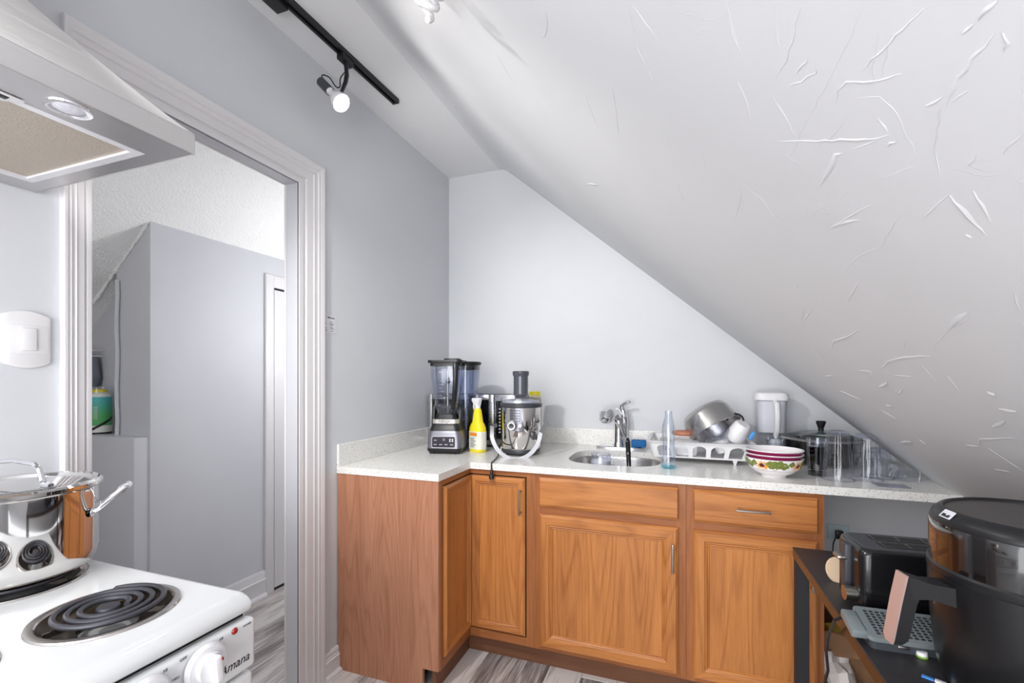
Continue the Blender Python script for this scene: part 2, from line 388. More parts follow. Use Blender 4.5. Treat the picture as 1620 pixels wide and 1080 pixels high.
wl = MB()
wl.box(XW-0.055, XW, -1.3, YD0-0.012, 0, ZC+0.05); wl.box(XW-0.055, XW, YD1+0.012, YB+0.06, 0, ZC+0.05); wl.box(XW-0.055, XW, YD0-0.012, YD1+0.012, ZD+0.012, ZC+0.05)
struct(wl.build('wall_left', wall_m))
struct(MB().box(XW-0.055, 2.1, YB, YB+0.06, 0, ZC+0.05).build('wall_back', wall_m))
# rear wall behind the camera closing the room, with an added opening for world light
wf = MB(); wf.box(XW-0.055, 2.0, -1.36, -1.3, 0, 0.85); wf.box(XW-0.055, 2.0, -1.36, -1.3, 2.25, ZC+0.05)
wf.box(XW-0.055, -0.75, -1.36, -1.3, 0.85, 2.25); wf.box(0.95, 2.0, -1.36, -1.3, 0.85, 2.25)
struct(wf.build('wall_front', wall_m))
struct(MB().box(XW-0.055, -1.076, -1.3, YB, ZC-0.0005, ZC+0.04).build('ceiling', ceil_m))
# sloped attic wall: from the flat ceiling down to the knee
def slope_pt(v, Y):
    """v = distance down the slope 0..1 (1 at z=0.91 level), Y depth"""
    xb = 0.865+0.03*(Y-1.96)+0.15*math.sqrt((Y-1.96)**2+0.04)
    return Vector((-1.04+(xb+1.04)*v, Y, ZC-(ZC-0.91)*v))
prof = []
sl = MB(); b = sl.bm
ys = [-1.3+(YB+0.02+1.3)*k/24 for k in range(25)]
rows = []
# rounded shoulder: blend flat ceiling into the slope
NS = [(-0.075, None), (-0.05, None), (-0.028, None), (-0.008, None)]
def prof_pt(u, Y):
    # u<0 on ceiling side (metres), u>=0 v along slope; quadratic blend near 0
    r = 0.038
    if u < -r: return Vector((-1.04+u, Y, ZC-0.0005))
    if u < r/2.63:                         # blend zone: bezier between ceiling point and slope point
        t = (u+r)/(r+r/2.63)
        A = Vector((-1.04-r, Y, ZC-0.0005)); Bp = Vector((-1.04, Y, ZC-0.0005)); Cc = slope_pt(r/2.63, Y)
        return A*(1-t)**2+Bp*2*t*(1-t)+Cc*t*t
    return slope_pt(u, Y)
us = [-0.038]+[-0.038+(0.038+0.01445)*k/8 for k in range(1, 9)]+[0.01445+(1.50-0.01445)*k/30 for k in range(1, 31)]
grid = [[b.verts.new(prof_pt(u, Y)) for Y in ys] for u in us]
for A, B in zip(grid, grid[1:]):
    for i in range(len(ys)-1): b.faces.new((A[i], A[i+1], B[i+1], B[i]))
slope = sl.build('wall_right', slope_m, angle=60); struct(slope)
def on_slope(x, y):
    r = ray(x, y); lo, hi = 0.05, 6.0
    def f(t):
        p = Vector((0, 0, H))+r*t; v = (ZC-p.z)/(ZC-0.91); q = slope_pt(v, p.y); return p.x-q.x
    for _ in range(50):
        m = (lo+hi)/2
        if f(m) < 0: lo = m
        else: hi = m
    return Vector((0, 0, H))+r*lo
n_s = Vector((-(ZC-0.91), 0, -(0.885+1.04))).normalized()   # into the room
n_s = Vector((-0.67, 0.05, -0.74)).normalized()
strokes = []
def S(pts, wd=1.0): strokes.append((pts, wd))
A1 = lambda L: [(960+x/2.4545, y/2.4545) for x, y in L]
A2 = lambda L: [(1000+x/2.613, 440+y/2.613) for x, y in L]
for L, wd in [([(660, 545), (850, 546), (1060, 536), (1100, 520)], 1.6), ([(1055, 455), (1080, 490), (1095, 520)], 1.2), ([(825, 725), (850, 690), (890, 600), (915, 595)], 2.6),
              ([(870, 885), (960, 830), (1030, 795)], 1.2), ([(870, 885), (930, 860), (985, 852)], 2.0), ([(1070, 950), (1100, 890), (1140, 840)], 1.2), ([(925, 1055), (970, 1000), (1070, 950)], .7),
              ([(1230, 845), (1280, 795), (1330, 755)], 1.8), ([(1330, 755), (1400, 840), (1480, 915)], 2.0), ([(1290, 690), (1275, 600), (1285, 500), (1320, 380), (1400, 250), (1515, 130)], 2.6),
              ([(1440, 75), (1520, 5)], 2.4), ([(1240, 410), (1300, 375)], 2.0), ([(985, 280), (1100, 160), (1250, 20)], 1.4), ([(660, 300), (700, 230), (735, 90), (755, 30)], 1.5),
              ([(645, 370), (690, 450), (735, 530)], .8), ([(655, 0), (660, 150), (685, 220)], 1.0), ([(465, 0), (490, 140), (530, 220)], 1.1), ([(510, 320), (545, 400), (563, 500)], 1.4),
              ([(710, 335), (755, 315), (810, 280), (810, 230)], 1.1), ([(735, 290), (760, 255), (785, 220)], 1.6), ([(890, 420), (900, 350), (930, 315), (1030, 315), (1150, 290)], 1.4),
              ([(635, 780), (740, 550), (950, 130), (1000, 10)], .6), ([(1420, 740), (1455, 800), (1490, 860)], 1.5), ([(1400, 640), (1440, 600)], 2.0), ([(1535, 600), (1620, 510)], 1.3),
              ([(100, 20), (150, 90), (205, 160)], .7), ([(85, 10), (120, 190), (190, 330)], 1.0), ([(20, 330), (35, 420), (45, 520)], .6), ([(1070, 690), (1130, 665), (1200, 645)], .7),
              ([(1030, 330), (1040, 200), (1055, 120)], .9), ([(1070, 300), (1085, 220), (1100, 150)], .9), ([(960, 380), (1060, 370), (1130, 440), (1210, 620)], .6), ([(1540, 200), (1560, 170), (1530, 130)], 2.2),
              ([(1380, 130), (1430, 95)], 1.6), ([(1340, 390), (1400, 350)], 1.3), ([(1395, 910), (1415, 925)], 1.6), ([(215, 480), (250, 580)], .5), ([(510, 700), (600, 770), (690, 900)], .5), ([(500, 850), (525, 740)], .5),
              ([(690, 600), (760, 640)], .5), ([(800, 580), (860, 540), (940, 450)], .8), ([(1090, 565), (1120, 548)], 1.8), ([(950, 575), (1060, 540)], 1.0), ([(300, 780), (270, 710)], .5), ([(370, 570), (390, 690)], .5)]:
    S(A1(L), wd)
for L, wd in [([(890, 105), (915, 45), (950, 5)], 1.1), ([(820, 300), (835, 260), (900, 235), (940, 212)], 1.0), ([(1030, 372), (1060, 345), (1130, 325), (1230, 320)], 1.4), ([(1310, 212), (1345, 165), (1390, 142)], 3.0), ([(1325, 200), (1360, 185), (1400, 150)], 1.5),
              ([(1245, 300), (1270, 250), (1310, 212)], .8), ([(1025, 450), (1055, 432)], 1.8), ([(1085, 455), (1100, 480), (1120, 455)], 1.3), ([(1300, 400), (1330, 440), (1360, 470)], 1.4), ([(1475, 478), (1502, 480)], 2.4),
              ([(1520, 542), (1590, 550)], 2.0), ([(1490, 615), (1540, 590)], 2.4), ([(1425, 700), (1440, 665), (1580, 660)], 1.1), ([(1110, 680), (1155, 675)], 1.2), ([(1185, 665), (1212, 685)], 1.0), ([(860, 465), (940, 500)], 1.0),
              ([(1030, 545), (1090, 580)], 1.0), ([(1050, 525), (1075, 530)], 1.6), ([(740, 290), (790, 345)], .6), ([(700, 185), (710, 120)], .8), ([(700, 180), (745, 125)], .8), ([(925, 380), (985, 385), (985, 412)], 1.2), ([(1470, 700), (1620, 800)], .8),
              ([(1380, 690), (1440, 695)], 1.0), ([(1600, 130), (1580, 60)], 1.6), ([(670, 40), (685, 25)], .8), ([(1040, 110), (1065, 85)], .7), ([(1120, 295), (1130, 260)], 1.2), ([(800, 405), (830, 402)], .9), ([(1200, 360), (1260, 430)], .6), ([(1500, 790), (1560, 800)], 1.0), ([(1080, 400), (1150, 405)], .9)]:
    S(A2(L), wd)
for L, wd in [([(999, 8), (1012, 70), (1030, 112)], .7), ([(1150, 0), (1160, 50), (1175, 90)], .8), ([(925, 148), (945, 200)], .5), ([(864, 18), (866, 45), (858, 62)], 1.0), ([(785, 85), (815, 135)], .5), ([(930, 290), (945, 292)], 1.4), ([(970, 390), (985, 420)], .5)]:
    S(L, wd)
rg = MB(); b = rg.bm
for pts, wd in strokes:
    dense = []
    for p, q in zip(pts, pts[1:]):
        n = max(2, int(math.dist(p, q)/12))
        for k in range(n): dense.append((p[0]+(q[0]-p[0])*k/n, p[1]+(q[1]-p[1])*k/n))
    dense.append(pts[-1])
    P3 = [on_slope(*p) for p in dense]; n = len(P3); prev = None
    dist = (P3[n//2]-Vector((0, 0, H))).length
    wdt = 0.0024*wd*dist; hgt = 0.0010*wd*dist
    for i, p in enumerate(P3):
        t = (P3[min(i+1, n-1)]-P3[max(i-1, 0)]).normalized(); sd = n_s.cross(t).normalized()
        k = math.sin(PI*(i+0.3)/(n-0.4))**0.6 if n > 2 else 0.6
        k = max(0.08, k)*(0.8+0.4*random.random())
        j = sd*random.uniform(-0.0015, 0.0015)
        row = [b.verts.new(p-sd*wdt*k+j-n_s*0.002), b.verts.new(p-sd*wdt*0.25*k+j+n_s*hgt*k), b.verts.new(p+sd*wdt*0.1*k+j+n_s*hgt*0.7*k), b.verts.new(p+sd*wdt*1.8*k+j-n_s*0.002)]
        if prev:
            for q in range(3): b.faces.new((prev[q], prev[q+1], row[q+1], row[q]))
        prev = row
bmesh.ops.recalc_face_normals(b, faces=b.faces[:])
rg.build('plaster_ridges', slope_m, slope, kind='stuff', angle=80)

# --- doorway lining and casings (kitchen side)
def casing_profile(wd, t=0.017):
    # across the width from inner edge (0) to outer edge (wd): (across, proud)
    return [(0, 0), (0, t*0.55), (wd*0.05, t*0.6), (wd*0.16, t*0.6), (wd*0.19, t*0.35), (wd*0.24, t*0.35), (wd*0.28, t*0.7), (wd*0.52, t*0.75), (wd*0.56, t*0.95), (wd*0.62, t*0.8), (wd*0.70, t*0.85), (wd*0.74, t*1.05), (wd*0.80, t*0.95), (wd*0.88, t*1.15), (wd*0.97, t*1.15), (wd, t*1.0), (wd, 0)]
def strip(prof, path_fn, name, parent=None, mat=trim_m):
    """path_fn(across, proud) -> (start point, end point)"""
    m = MB(); a = []; c = []
    for u, v in prof:
        p, q = path_fn(u, v); a.append(Vector(p)); c.append(Vector(q))
    m.loft([a, c], cap=True); return m.build(name, mat, parent, angle=25)
cw, hw, lw_ = 0.135, 0.112, 0.062
jamb = MB()
jamb.box(XW-0.06, XW+0.004, YD1, YD1+0.012, 0, ZD+0.012); jamb.box(XW-0.06, XW+0.004, YD0-0.012, YD0, 0, ZD+0.012); jamb.box(XW-0.06, XW+0.004, YD0, YD1, ZD, ZD+0.012)
d1 = jamb.build('door_1', jamb_m); struct(d1)
strip(casing_profile(cw), lambda u, v: ((XW+v, YD1+u, 0), (XW+v, YD1+u, ZD+u*hw/cw)), 'casing', d1)
strip(casing_profile(lw_), lambda u, v: ((XW+v, YD0-u, 0), (XW+v, YD0-u, ZD+u*hw/lw_)), 'casing', d1)
strip(casing_profile(hw), lambda u, v: ((XW+v, YD0-u*lw_/hw, ZD+u), (XW+v, YD1+u*cw/hw, ZD+u)), 'head_casing', d1)
# casings on the hall side
for (y0, y1, z0, z1) in ((YD1, YD1+0.08, 0, ZD+0.08), (YD0-0.08, YD0, 0, ZD+0.08), (YD0, YD1, ZD, ZD+0.08)):
    MB().box(XW-0.072, XW-0.055, y0, y1, z0, z1, 0.003).build('hall_casing', trim_m, d1)
# --- baseboards
def base_prof(h, t=0.016): return [(0, 0), (t*1.9, 0), (t*1.9, h*0.06), (t*1.5, h*0.12), (t, h*0.14), (t, h*0.62), (t*1.15, h*0.66), (t*0.8, h*0.70), (t*0.8, h*0.74), (t*0.6, h*0.80), (t*0.7, h*0.90), (t*0.45, h), (0, h)]
def baseboard(name, f0, f1, h):
    m = MB(); m.loft([[Vector(f0(u, z)) for u, z in base_prof(h)], [Vector(f1(u, z)) for u, z in base_prof(h)]]); return struct(m.build(name, trim_m, angle=25))
baseboard('baseboard_left', lambda u, z: (XW+u, YD1+cw, z), lambda u, z: (XW+u, 1.664, z), 0.108)
baseboard('baseboard_left', lambda u, z: (XW+u, -1.3, z), lambda u, z: (XW+u, 0.10, z), 0.108)
baseboard('baseboard_back', lambda u, z: (0.53, YB-u, z), lambda u, z: (1.9, YB-u, z), 0.108)

# ---------------- hall beyond the doorway
XH, YH = -2.345, 1.45
hw_ = MB(); hw_.box(XH-0.05, XH, YH, 3.3, 0, 2.10)
struct(hw_.build('wall_hall', hall_m))
struct(MB().box(XH-0.245, XH-0.0501, YH, YH+0.05, 0, 2.1).build('wall_recess', hall_m))
struct(MB().box(-3.3, XH-0.24, YH+0.07, YH+0.12, 0, 2.1).build('wall_recess', hall_m))
struct(MB().box(-3.3, -3.25, -0.6, YH+0.1, 0, 2.1).build('wall_side', hall_m))
struct(MB().box(-3.3, XW-0.055, 3.3, 3.35, 0, 2.9).build('wall_end', hall_m))
struct(MB().box(-3.3, XW-0.055, -0.65, -0.6, 0, 2.9).build('wall_end', hall_m))
# corner post in the recess, casing around a pipe
pp = MB(); pts = [(XH-0.225+0.004*math.sin(k*1.7), YH-0.010, 1.02+k*0.085) for k in range(10)]
pp.tube(pts, 0.0095, 8); struct(pp.build('trim_1', wall_m))
# sloped popcorn ceiling of the hall
b_ = MB(); bb = b_.bm; N = 46; M_ = 60
def hs(x, y, k):
    z = 2.048+0.862*(x-XH)+0.010*(y-YH)
    z = min(z, 2.78)
    return (x, y, z)
gx = [-3.3+(XW-0.055+3.3)*i/N for i in range(N+1)]; gy = [-0.6+3.95*j/M_ for j in range(M_+1)]
gv = [[bb.verts.new(hs(x, y, 0)) for y in gy] for x in gx]
for i in range(N):
    for j in range(M_): bb.faces.new((gv[i][j], gv[i][j+1], gv[i+1][j+1], gv[i+1][j]))
hc = b_.build('ceiling_hall', pop_m, angle=70); struct(hc)
# ragged popcorn lip where the slope meets the recess wall
lip = MB(); pts = []; rad = []
for k in range(40):
    x = XH-0.005-0.42*k/39; pts.append((x, YH-0.004, 2.048+0.862*(x-XH)-0.002+0.003*math.sin(k*2.1)+random.uniform(-.003, .003))); rad.append(0.005+0.006*random.random())
lip.tube(pts, rad, 6); struct(lip.build('trim_2', pop_m, angle=80))
# box ledge in the recess
struct(MB().box(-3.2, XH-0.008, 1.385, YH+0.075, 0, 1.028, 0.006).build('trim_3', hall_m))
# hall baseboard and door
dY = P(420, 900, X=XH+0.012).y
baseboard('baseboard_hall', lambda u, z: (XH+u, YH, z), lambda u, z: (XH+u, dY, z), 0.155)
zt = P(420, 432, X=XH+0.015).z
d2 = struct(MB().box(XH, XH+0.018, dY, dY+0.058, 0, zt-0.0, 0.003).build('door_2', trim_m))
MB().box(XH, XH+0.018, dY+0.058, dY+0.9, zt-0.075, zt, 0.003).build('head_casing', trim_m, d2)
MB().box(XH, XH+0.018, dY+0.842, dY+0.9, 0, zt-0.075, 0.003).build('casing', trim_m, d2)
MB().box(XH-0.001, XH+0.006, dY+0.058, dY+0.842, 0.0, zt-0.075).build('dark_gap', blackm_m, d2, label='dark gap around the door leaf')
MB().box(XH+0.004, XH+0.014, dY+0.064, dY+0.45, 0.02, zt-0.088, 0.002).build('door_leaf', trim_m, d2)
MB().box(XH+0.004, XH+0.014, dY+0.453, dY+0.838, 0.02, zt-0.088, 0.002).build('door_leaf', trim_m, d2)

# ---------------- right end of the left wall: paper label
g = P(521, 513, X=XW)
st = thing('paper_label', 'small white printed paper label stuck on left wall beside door casing', 'label', (XW+0.001, 1.612, 1.5415))
paper_m = plain('paper', (215, 215, 220), 0.6); ink_m = plain('ink', (70, 70, 78), 0.6); yel_m = plain('yellow_print', (205, 205, 120), 0.6)
MB().box(-0.0008, 0.0006, -0.038, 0.042, -0.037, 0.040).build('sheet', paper_m, st)
MB().box(0.0006, 0.0009, -0.037, -0.020, 0.022, 0.038).build('corner_mark', yel_m, st)
pr = MB()
for k, (y0, y1, z) in enumerate([(-.033, -.020, .012), (-.033, -.015, .004), (-.033, -.018, -.002), (-.033, -.022, -.012), (-.033, -.014, -.018), (-.033, -.01, -.026), (-.033, -.016, -.032), (.006, .02, .010), (.006, .03, .002), (.006, .026, -.004), (.006, .024, -.014), (.006, .032, -.020), (.01, .028, -.030)]):
    pr.box(0.0006, 0.0009, y0, y1, z, z+0.0022)
pr.build('print', ink_m, st, kind='stuff')
text('M&Jrya Jarig', 'heading', ink_m, st, facing((1, 0, 0), (0.001, 0.012, 0.030)), 0.0095, xs=0.9)

# ---------------- light switch
sw = thing('light_switch', 'white wall switch plate with single rocker left of the doorway', 'switch', (XW, 0.6195, 1.392))
m = MB(); prof_ = []
def plate(w_, h_, n=10, bul=0.012):
    pts = []
    for k in range(n+1): y = -w_+2*w_*k/n; pts.append((y, h_+bul*(1-(y/w_)**2)))
    for k in range(n+1): y = w_-2*w_*k/n; pts.append((y, -h_-bul*(1-(y/w_)**2)))
    return pts
Mx = facing((1, 0, 0), (0, 0, 0))
m.prism(plate(0.043, 0.055), 0.009, Mx, bev=0.003); m.build('plate', white_m, sw)
MB().box(0.006, 0.0105, -0.036, 0.039, -0.034, 0.034, 0.002).build('centre_insert', white_m, sw)
MB().prism([(-0.014, -0.026), (0.014, -0.026), (0.014, 0.026), (-0.014, 0.026)], 0.005, Mx @ T(0.001, 0, 0.010), bev=0.0015).build('rocker', white_m, sw)

# ================================================================ BASE CABINETS
YF, XF, ZT0, ZT1 = 1.975, -0.925, 0.880, 0.910
DT = 0.018      # door thickness
def frame_door(parent, x0, x1, z0, z1, y, M, ax, sw_=0.058, handle=None, name='door', flat=False, label=None):
    """door in the local xz plane, outside towards -y"""
    hx = {'x': oak_x, 'y': oak_y}[ax]; root_panel = MB()
    if flat:
        t = 0.016
        root_panel.loft([[(x0, y, z0), (x1, y, z0), (x1, y, z1), (x0, y, z1)], [(x0, y-0.008, z0), (x1, y-0.008, z0), (x1, y-0.008, z1), (x0, y-0.008, z1)],
                         [(x0+0.004, y-t, z0+0.012), (x1-0.004, y-t, z0+0.012), (x1-0.004, y-t, z1-0.012), (x0+0.004, y-t, z1-0.012)]], M=M)
        return root_panel.build(name, hx, parent, angle=20, label=label)
    root_panel.box(x0+sw_-0.004, x1-sw_+0.004, y-0.008, y, z0+sw_-0.004, z1-sw_+0.004, M=M)
    d = root_panel.build(name, oak_z, parent, label=label)
    pr_ = [(0, 0), (0, -0.009), (0.004, -0.014), (0.010, -DT), (sw_-0.020, -DT), (sw_-0.018, -DT+0.003), (sw_-0.015, -DT+0.0045), (sw_-0.012, -DT+0.003), (sw_-0.009, -DT+0.005), (sw_-0.006, -DT+0.008), (sw_-0.003, -DT+0.0065), (sw_, -DT+0.011), (sw_, 0)]
    def mitre(c0, c1, inn, n_, mat):
        m = MB(); A = []; B = []
        for u, v in pr_:
            A.append((c0[0]+inn[0][0]*u, y+v, c0[1]+inn[0][1]*u)); B.append((c1[0]+inn[1][0]*u, y+v, c1[1]+inn[1][1]*u))
        m.loft([A, B], M=M); m.build(n_, mat, d, angle=20)
    mitre((x0, z0), (x0, z1), ((1, 1), (1, -1)), 'stile', oak_z); mitre((x1, z0), (x1, z1), ((-1, 1), (-1, -1)), 'stile', oak_z)
    mitre((x0, z0), (x1, z0), ((1, 1), (-1, 1)), 'rail', hx); mitre((x0, z1), (x1, z1), ((1, -1), (-1, -1)), 'rail', hx)
    return d
def bar_handle(parent, p0, p1, out, r=0.0045, st=0.028, M=None):
    p0, p1, out = Vector(p0), Vector(p1), Vector(out); dr = (p1-p0).normalized()
    m = MB(); e = 0.010
    m.tube([p0-dr*e+out*st, p0+out*(st+0.001), (p0+p1)/2+out*(st+0.002), p1+out*(st+0.001), p1+dr*e+out*st], [r*0.9, r, r, r, r*0.9], 10, M=M)
    m.tube([p0, p0+out*st], r*0.85, 8, M=M); m.tube([p1, p1+out*st], r*0.85, 8, M=M)
    return m.build('handle', satin_m, parent, label='brushed nickel bar handle')
I4 = Matrix.Identity(4)
# corner cabinet
cc = thing('corner_cabinet', 'oak corner base cabinet with folding L-shaped door at the left end', 'cabinet', (XF, YF, 0))
def W(mb, name, mat, parent, **k): return mb.build(name, mat, parent, world=True, **k)
m = MB(); m.box(XW+0.004, XF, 1.664, 1.682, 0.095, ZT0); m.box(XW+0.004, XF-0.075, 1.664, 1.682, 0.0, 0.095); W(m, 'side_panel', veneer_z, cc, label='rose brown veneered end panel with toe notch')
m = MB(); m.box(XF-0.019, XF, 1.683, 1.702, 0.088, ZT0)
W(m, 'frame_stile', oak_frame_z, cc)
m = MB(); W(m, 'frame_rail', oak_frame_y, cc)
m = MB(); m.box(XF-0.019, XF-0.0005, 1.702, YF, 0.856, ZT0); W(m, 'frame_rail', oak_frame_y, cc)
m = MB(); m.box(XF-0.019, XF-0.0005, 1.702, YF, 0.088, 0.126); W(m, 'frame_rail', oak_frame_y, cc)
m = MB(); m.box(XF, -0.600, YF, YF+0.019, 0.856, ZT0); W(m, 'frame_rail', oak_frame_x, cc)
m = MB(); m.box(XF, -0.600, YF, YF+0.019, 0.088, 0.126); W(m, 'frame_rail', oak_frame_x, cc)
m = MB(); m.box(-0.645, -0.600, YF-0.0005, YF+0.0185, 0.088, ZT0); W(m, 'frame_stile', oak_frame_z, cc)
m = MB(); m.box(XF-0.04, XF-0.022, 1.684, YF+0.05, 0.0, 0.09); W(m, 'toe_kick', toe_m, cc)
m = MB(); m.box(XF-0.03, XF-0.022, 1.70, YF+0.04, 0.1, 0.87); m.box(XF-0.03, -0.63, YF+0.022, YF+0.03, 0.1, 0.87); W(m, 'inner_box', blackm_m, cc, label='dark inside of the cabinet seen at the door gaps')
Mi = T(*[-v for v in cc.location])
# leaf facing +X : local x -> world Y ; -y -> +X
ML = Mi @ T(XF, 0, 0) @ R(PI/2)
dl = frame_door(cc, 1.708, 1.972, 0.132, 0.850, 0.006, ML, 'y', 0.040)
dr_ = frame_door(cc, XF+0.004, -0.651, 0.132, 0.850, YF+0.006, Mi, 'x', 0.046)
bar_handle(dr_, (-0.667, YF-DT+0.006, 0.700), (-0.667, YF-DT+0.006, 0.796), (0, -1, 0), M=Mi)
# sink base
sb = thing('sink_cabinet', 'oak sink base cabinet with false drawer front above one wide door', 'cabinet', (-0.28, YF, 0))
Mi = T(*[-v for v in sb.location])
m = MB(); m.box(-0.5995, -0.573, YF, YF+0.019, 0.088, ZT0); W(m, 'frame_stile', oak_frame_z, sb)
m = MB(); m.box(-0.004, 0.0325, YF, YF+0.019, 0.088, ZT0); W(m, 'frame_stile', oak_frame_z, sb)
m = MB(); m.box(-0.573, -0.004, YF+0.0003, YF+0.019, 0.852, ZT0); W(m, 'frame_rail', oak_frame_x, sb)
m = MB(); m.box(-0.573, -0.004, YF+0.0003, YF+0.019, 0.692, 0.742); W(m, 'frame_rail', oak_frame_x, sb)
m = MB(); m.box(-0.573, -0.004, YF+0.0003, YF+0.019, 0.088, 0.118); W(m, 'frame_rail', oak_frame_x, sb)
m = MB(); m.box(-0.5995, 0.0325, YF+0.019, YF+0.030, 0.09, 0.87); m.box(-0.5995, 0.0325, YF+0.019, YF+0.40, 0.088, 0.10); W(m, 'carcass', veneer_z, sb)
frame_door(sb, -0.582, 0.003, 0.731, 0.862, YF, Mi, 'x', flat=True, name='drawer_front', label='flat oak false drawer front with swirling grain')
d_ = frame_door(sb, -0.582, 0.003, 0.104, 0.700, YF, Mi, 'x', 0.064)
bar_handle(d_, (-0.018, YF-DT, 0.535), (-0.018, YF-DT, 0.631), (0, -1, 0), M=Mi)
# drawer base
db = thing('drawer_cabinet', 'oak base cabinet with handled top drawer, right of the sink cabinet', 'cabinet', (0.27, YF, 0))
Mi = T(*[-v for v in db.location])
m = MB(); m.box(0.0335, 0.067, YF, YF+0.019, 0.088, ZT0); W(m, 'frame_stile', oak_frame_z, db)
m = MB(); m.box(0.476, 0.508, YF, YF+0.019, 0.088, ZT0); W(m, 'frame_stile', oak_frame_z, db)
m = MB(); m.box(0.067, 0.476, YF+0.0003, YF+0.019, 0.852, ZT0); W(m, 'frame_rail', oak_frame_x, db)
m = MB(); m.box(0.067, 0.476, YF+0.0003, YF+0.019, 0.692, 0.742); W(m, 'frame_rail', oak_frame_x, db)
m = MB(); m.box(0.067, 0.476, YF+0.0003, YF+0.019, 0.088, 0.118); W(m, 'frame_rail', oak_frame_x, db)
m = MB(); m.box(0.0335, 0.505, YF+0.019, YF+0.030, 0.09, 0.87); m.box(0.495, 0.508, YF+0.019, 2.60, 0.0, ZT0); W(m, 'carcass', veneer_z, db)
dd = frame_door(db, 0.060, 0.486, 0.731, 0.862, YF, Mi, 'x', flat=True, name='drawer')
bar_handle(dd, (0.222, YF-0.016, 0.800), (0.318, YF-0.016, 0.800), (0, -1, 0), M=Mi)
d_ = frame_door(db, 0.060, 0.486, 0.104, 0.700, YF, Mi, 'x', 0.060)
bar_handle(d_, (0.462, YF-DT, 0.535), (0.462, YF-DT, 0.631), (0, -1, 0), M=Mi)
# one continuous toe board under the two straight cabinets
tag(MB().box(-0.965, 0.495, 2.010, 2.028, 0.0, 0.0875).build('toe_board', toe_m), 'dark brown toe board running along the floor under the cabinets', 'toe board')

# ================================================================ COUNTERTOP
ct = thing('countertop', 'white speckled quartz countertop wrapping the corner, with sink cut-out', 'countertop', (-0.3, 2.35, ZT1))
cb = bmesh.new()
out = [(XW+0.002, 1.660), (-0.922, 1.660), (-0.920, 1.958), (0.790, 1.950), (0.925, 2.0), (0.99, 2.4), (1.045, YB-0.002), (XW+0.002, YB-0.002)]
out = [(XW+0.002, 1.660), (-0.922, 1.660), (-0.920, 1.960), (0.900, 1.952), (1.02, YB-0.002), (XW+0.002, YB-0.002)]
sink_c = (-0.290, 2.325); SA, SBb = 0.222, 0.222
def sinkring(a, b_, n=40, e=3.2):
    o = []
    for i in range(n):
        t = 2*PI*i/n; c_, s_ = math.cos(t), math.sin(t)
        o.append((sink_c[0]+a*abs(c_)**(2/e)*(1 if c_ > 0 else -1), sink_c[1]+b_*abs(s_)**(2/e)*(1 if s_ > 0 else -1)))
    return o
hole = sinkring(SA, SBb)
ev = [cb.verts.new((x, y, 0)) for x, y in out]; hv = [cb.verts.new((x, y, 0)) for x, y in hole]
ed = [cb.edges.new((ev[i], ev[(i+1) % len(ev)])) for i in range(len(ev))]+[cb.edges.new((hv[i], hv[(i+1) % len(hv)])) for i in range(len(hv))]
bmesh.ops.triangle_fill(cb, use_beauty=True, edges=ed)
rr = bmesh.ops.extrude_face_region(cb, geom=cb.faces[:])
bmesh.ops.translate(cb, vec=(0, 0, 0.030), verts=[v for v in rr['geom'] if isinstance(v, bmesh.types.BMVert)])
bmesh.ops.recalc_face_normals(cb, faces=cb.faces[:])
m = MB(); m.bm = cb; m.bm.verts.ensure_lookup_table(); bmesh.ops.translate(cb, vec=(0, 0, ZT0), verts=cb.verts[:])
W(m, 'slab', quartz_m, ct, angle=30)
m = MB(); m.box(XW+0.001, XW+0.014, 1.660, YB-0.002, ZT1, 1.008, 0.0015, seg=1); W(m, 'backsplash', quartz_m, ct)
m = MB(); m.box(XW+0.014, 0.93, YB-0.014, YB-0.001, ZT1, 1.008, 0.0015, seg=1); W(m, 'backsplash', quartz_m, ct)
# sink bowl
sk = thing('sink', 'stainless steel undermount sink bowl set into the white countertop', 'sink', (sink_c[0], sink_c[1], 0.70))
m = MB(); rings = []
for (a, z) in ((0.232, 0.879), (0.216, 0.879), (0.214, 0.865), (0.206, 0.75), (0.190, 0.72), (0.10, 0.712), (0.02, 0.708)):
    rings.append([(x, y, z) for x, y in sinkring(a, a, e=3.2 if a > 0.15 else 2)])
m.loft(rings, cap=False); W(m, 'bowl', steel_m, sk, angle=60)
m = MB(); m.lathe([(0.0, 0.006), (0.02, 0.006), (0.03, 0.010), (0.042, 0.012), (0.044, 0.008)], 24, T(sink_c[0], sink_c[1], 0.703)); W(m, 'drain', chrome_m, sk)
# ================================================================ STOVE
sv = thing('electric_stove', 'white enamel electric coil stove standing left of the doorway', 'stove', (-1.08, 0.31, 0))
Mi = T(*[-v for v in sv.location])
SX0, SX1, SY0, SY1, SZ = XW+0.018, -0.712, 0.0, 0.612, 0.917
bx = bmesh.new()
# cooktop slab with rolled front edge, profile in xz swept along y with softened ends
m = MB(); rings = []
prof = [(SX0, 0.885), (SX0, SZ), (SX1-0.030, SZ)]+[(SX1-0.030+0.030*math.sin(a), SZ-0.022+0.022*math.cos(a)) for a in [PI/2*k/6 for k in range(1, 7)]]+[(SX1-0.003, 0.889), (SX1-0.010, 0.885)]
for y, ins in ((SY0, .006), (SY0+.003, .001), (SY0+.008, 0), (SY1-.010, 0), (SY1-.004, .0015), (SY1, .007)):
    rings.append([(x-(ins if x > -0.8 else 0), y, (z-ins*0.6 if z > 0.9 else z)) for x, z in prof])
bk = m.bm; rv = [[bk.verts.new(p) for p in r_] for r_ in rings]; nk = len(prof)
for ri in range(len(rv)-1):
    for k in range(nk):
        if k == 1 and ri == 2: continue
        bk.faces.new((rv[ri][k], rv[ri][(k+1) % nk], rv[ri+1][(k+1) % nk], rv[ri+1][k]))
bk.faces.new(rv[0][::-1]); bk.faces.new(rv[-1])
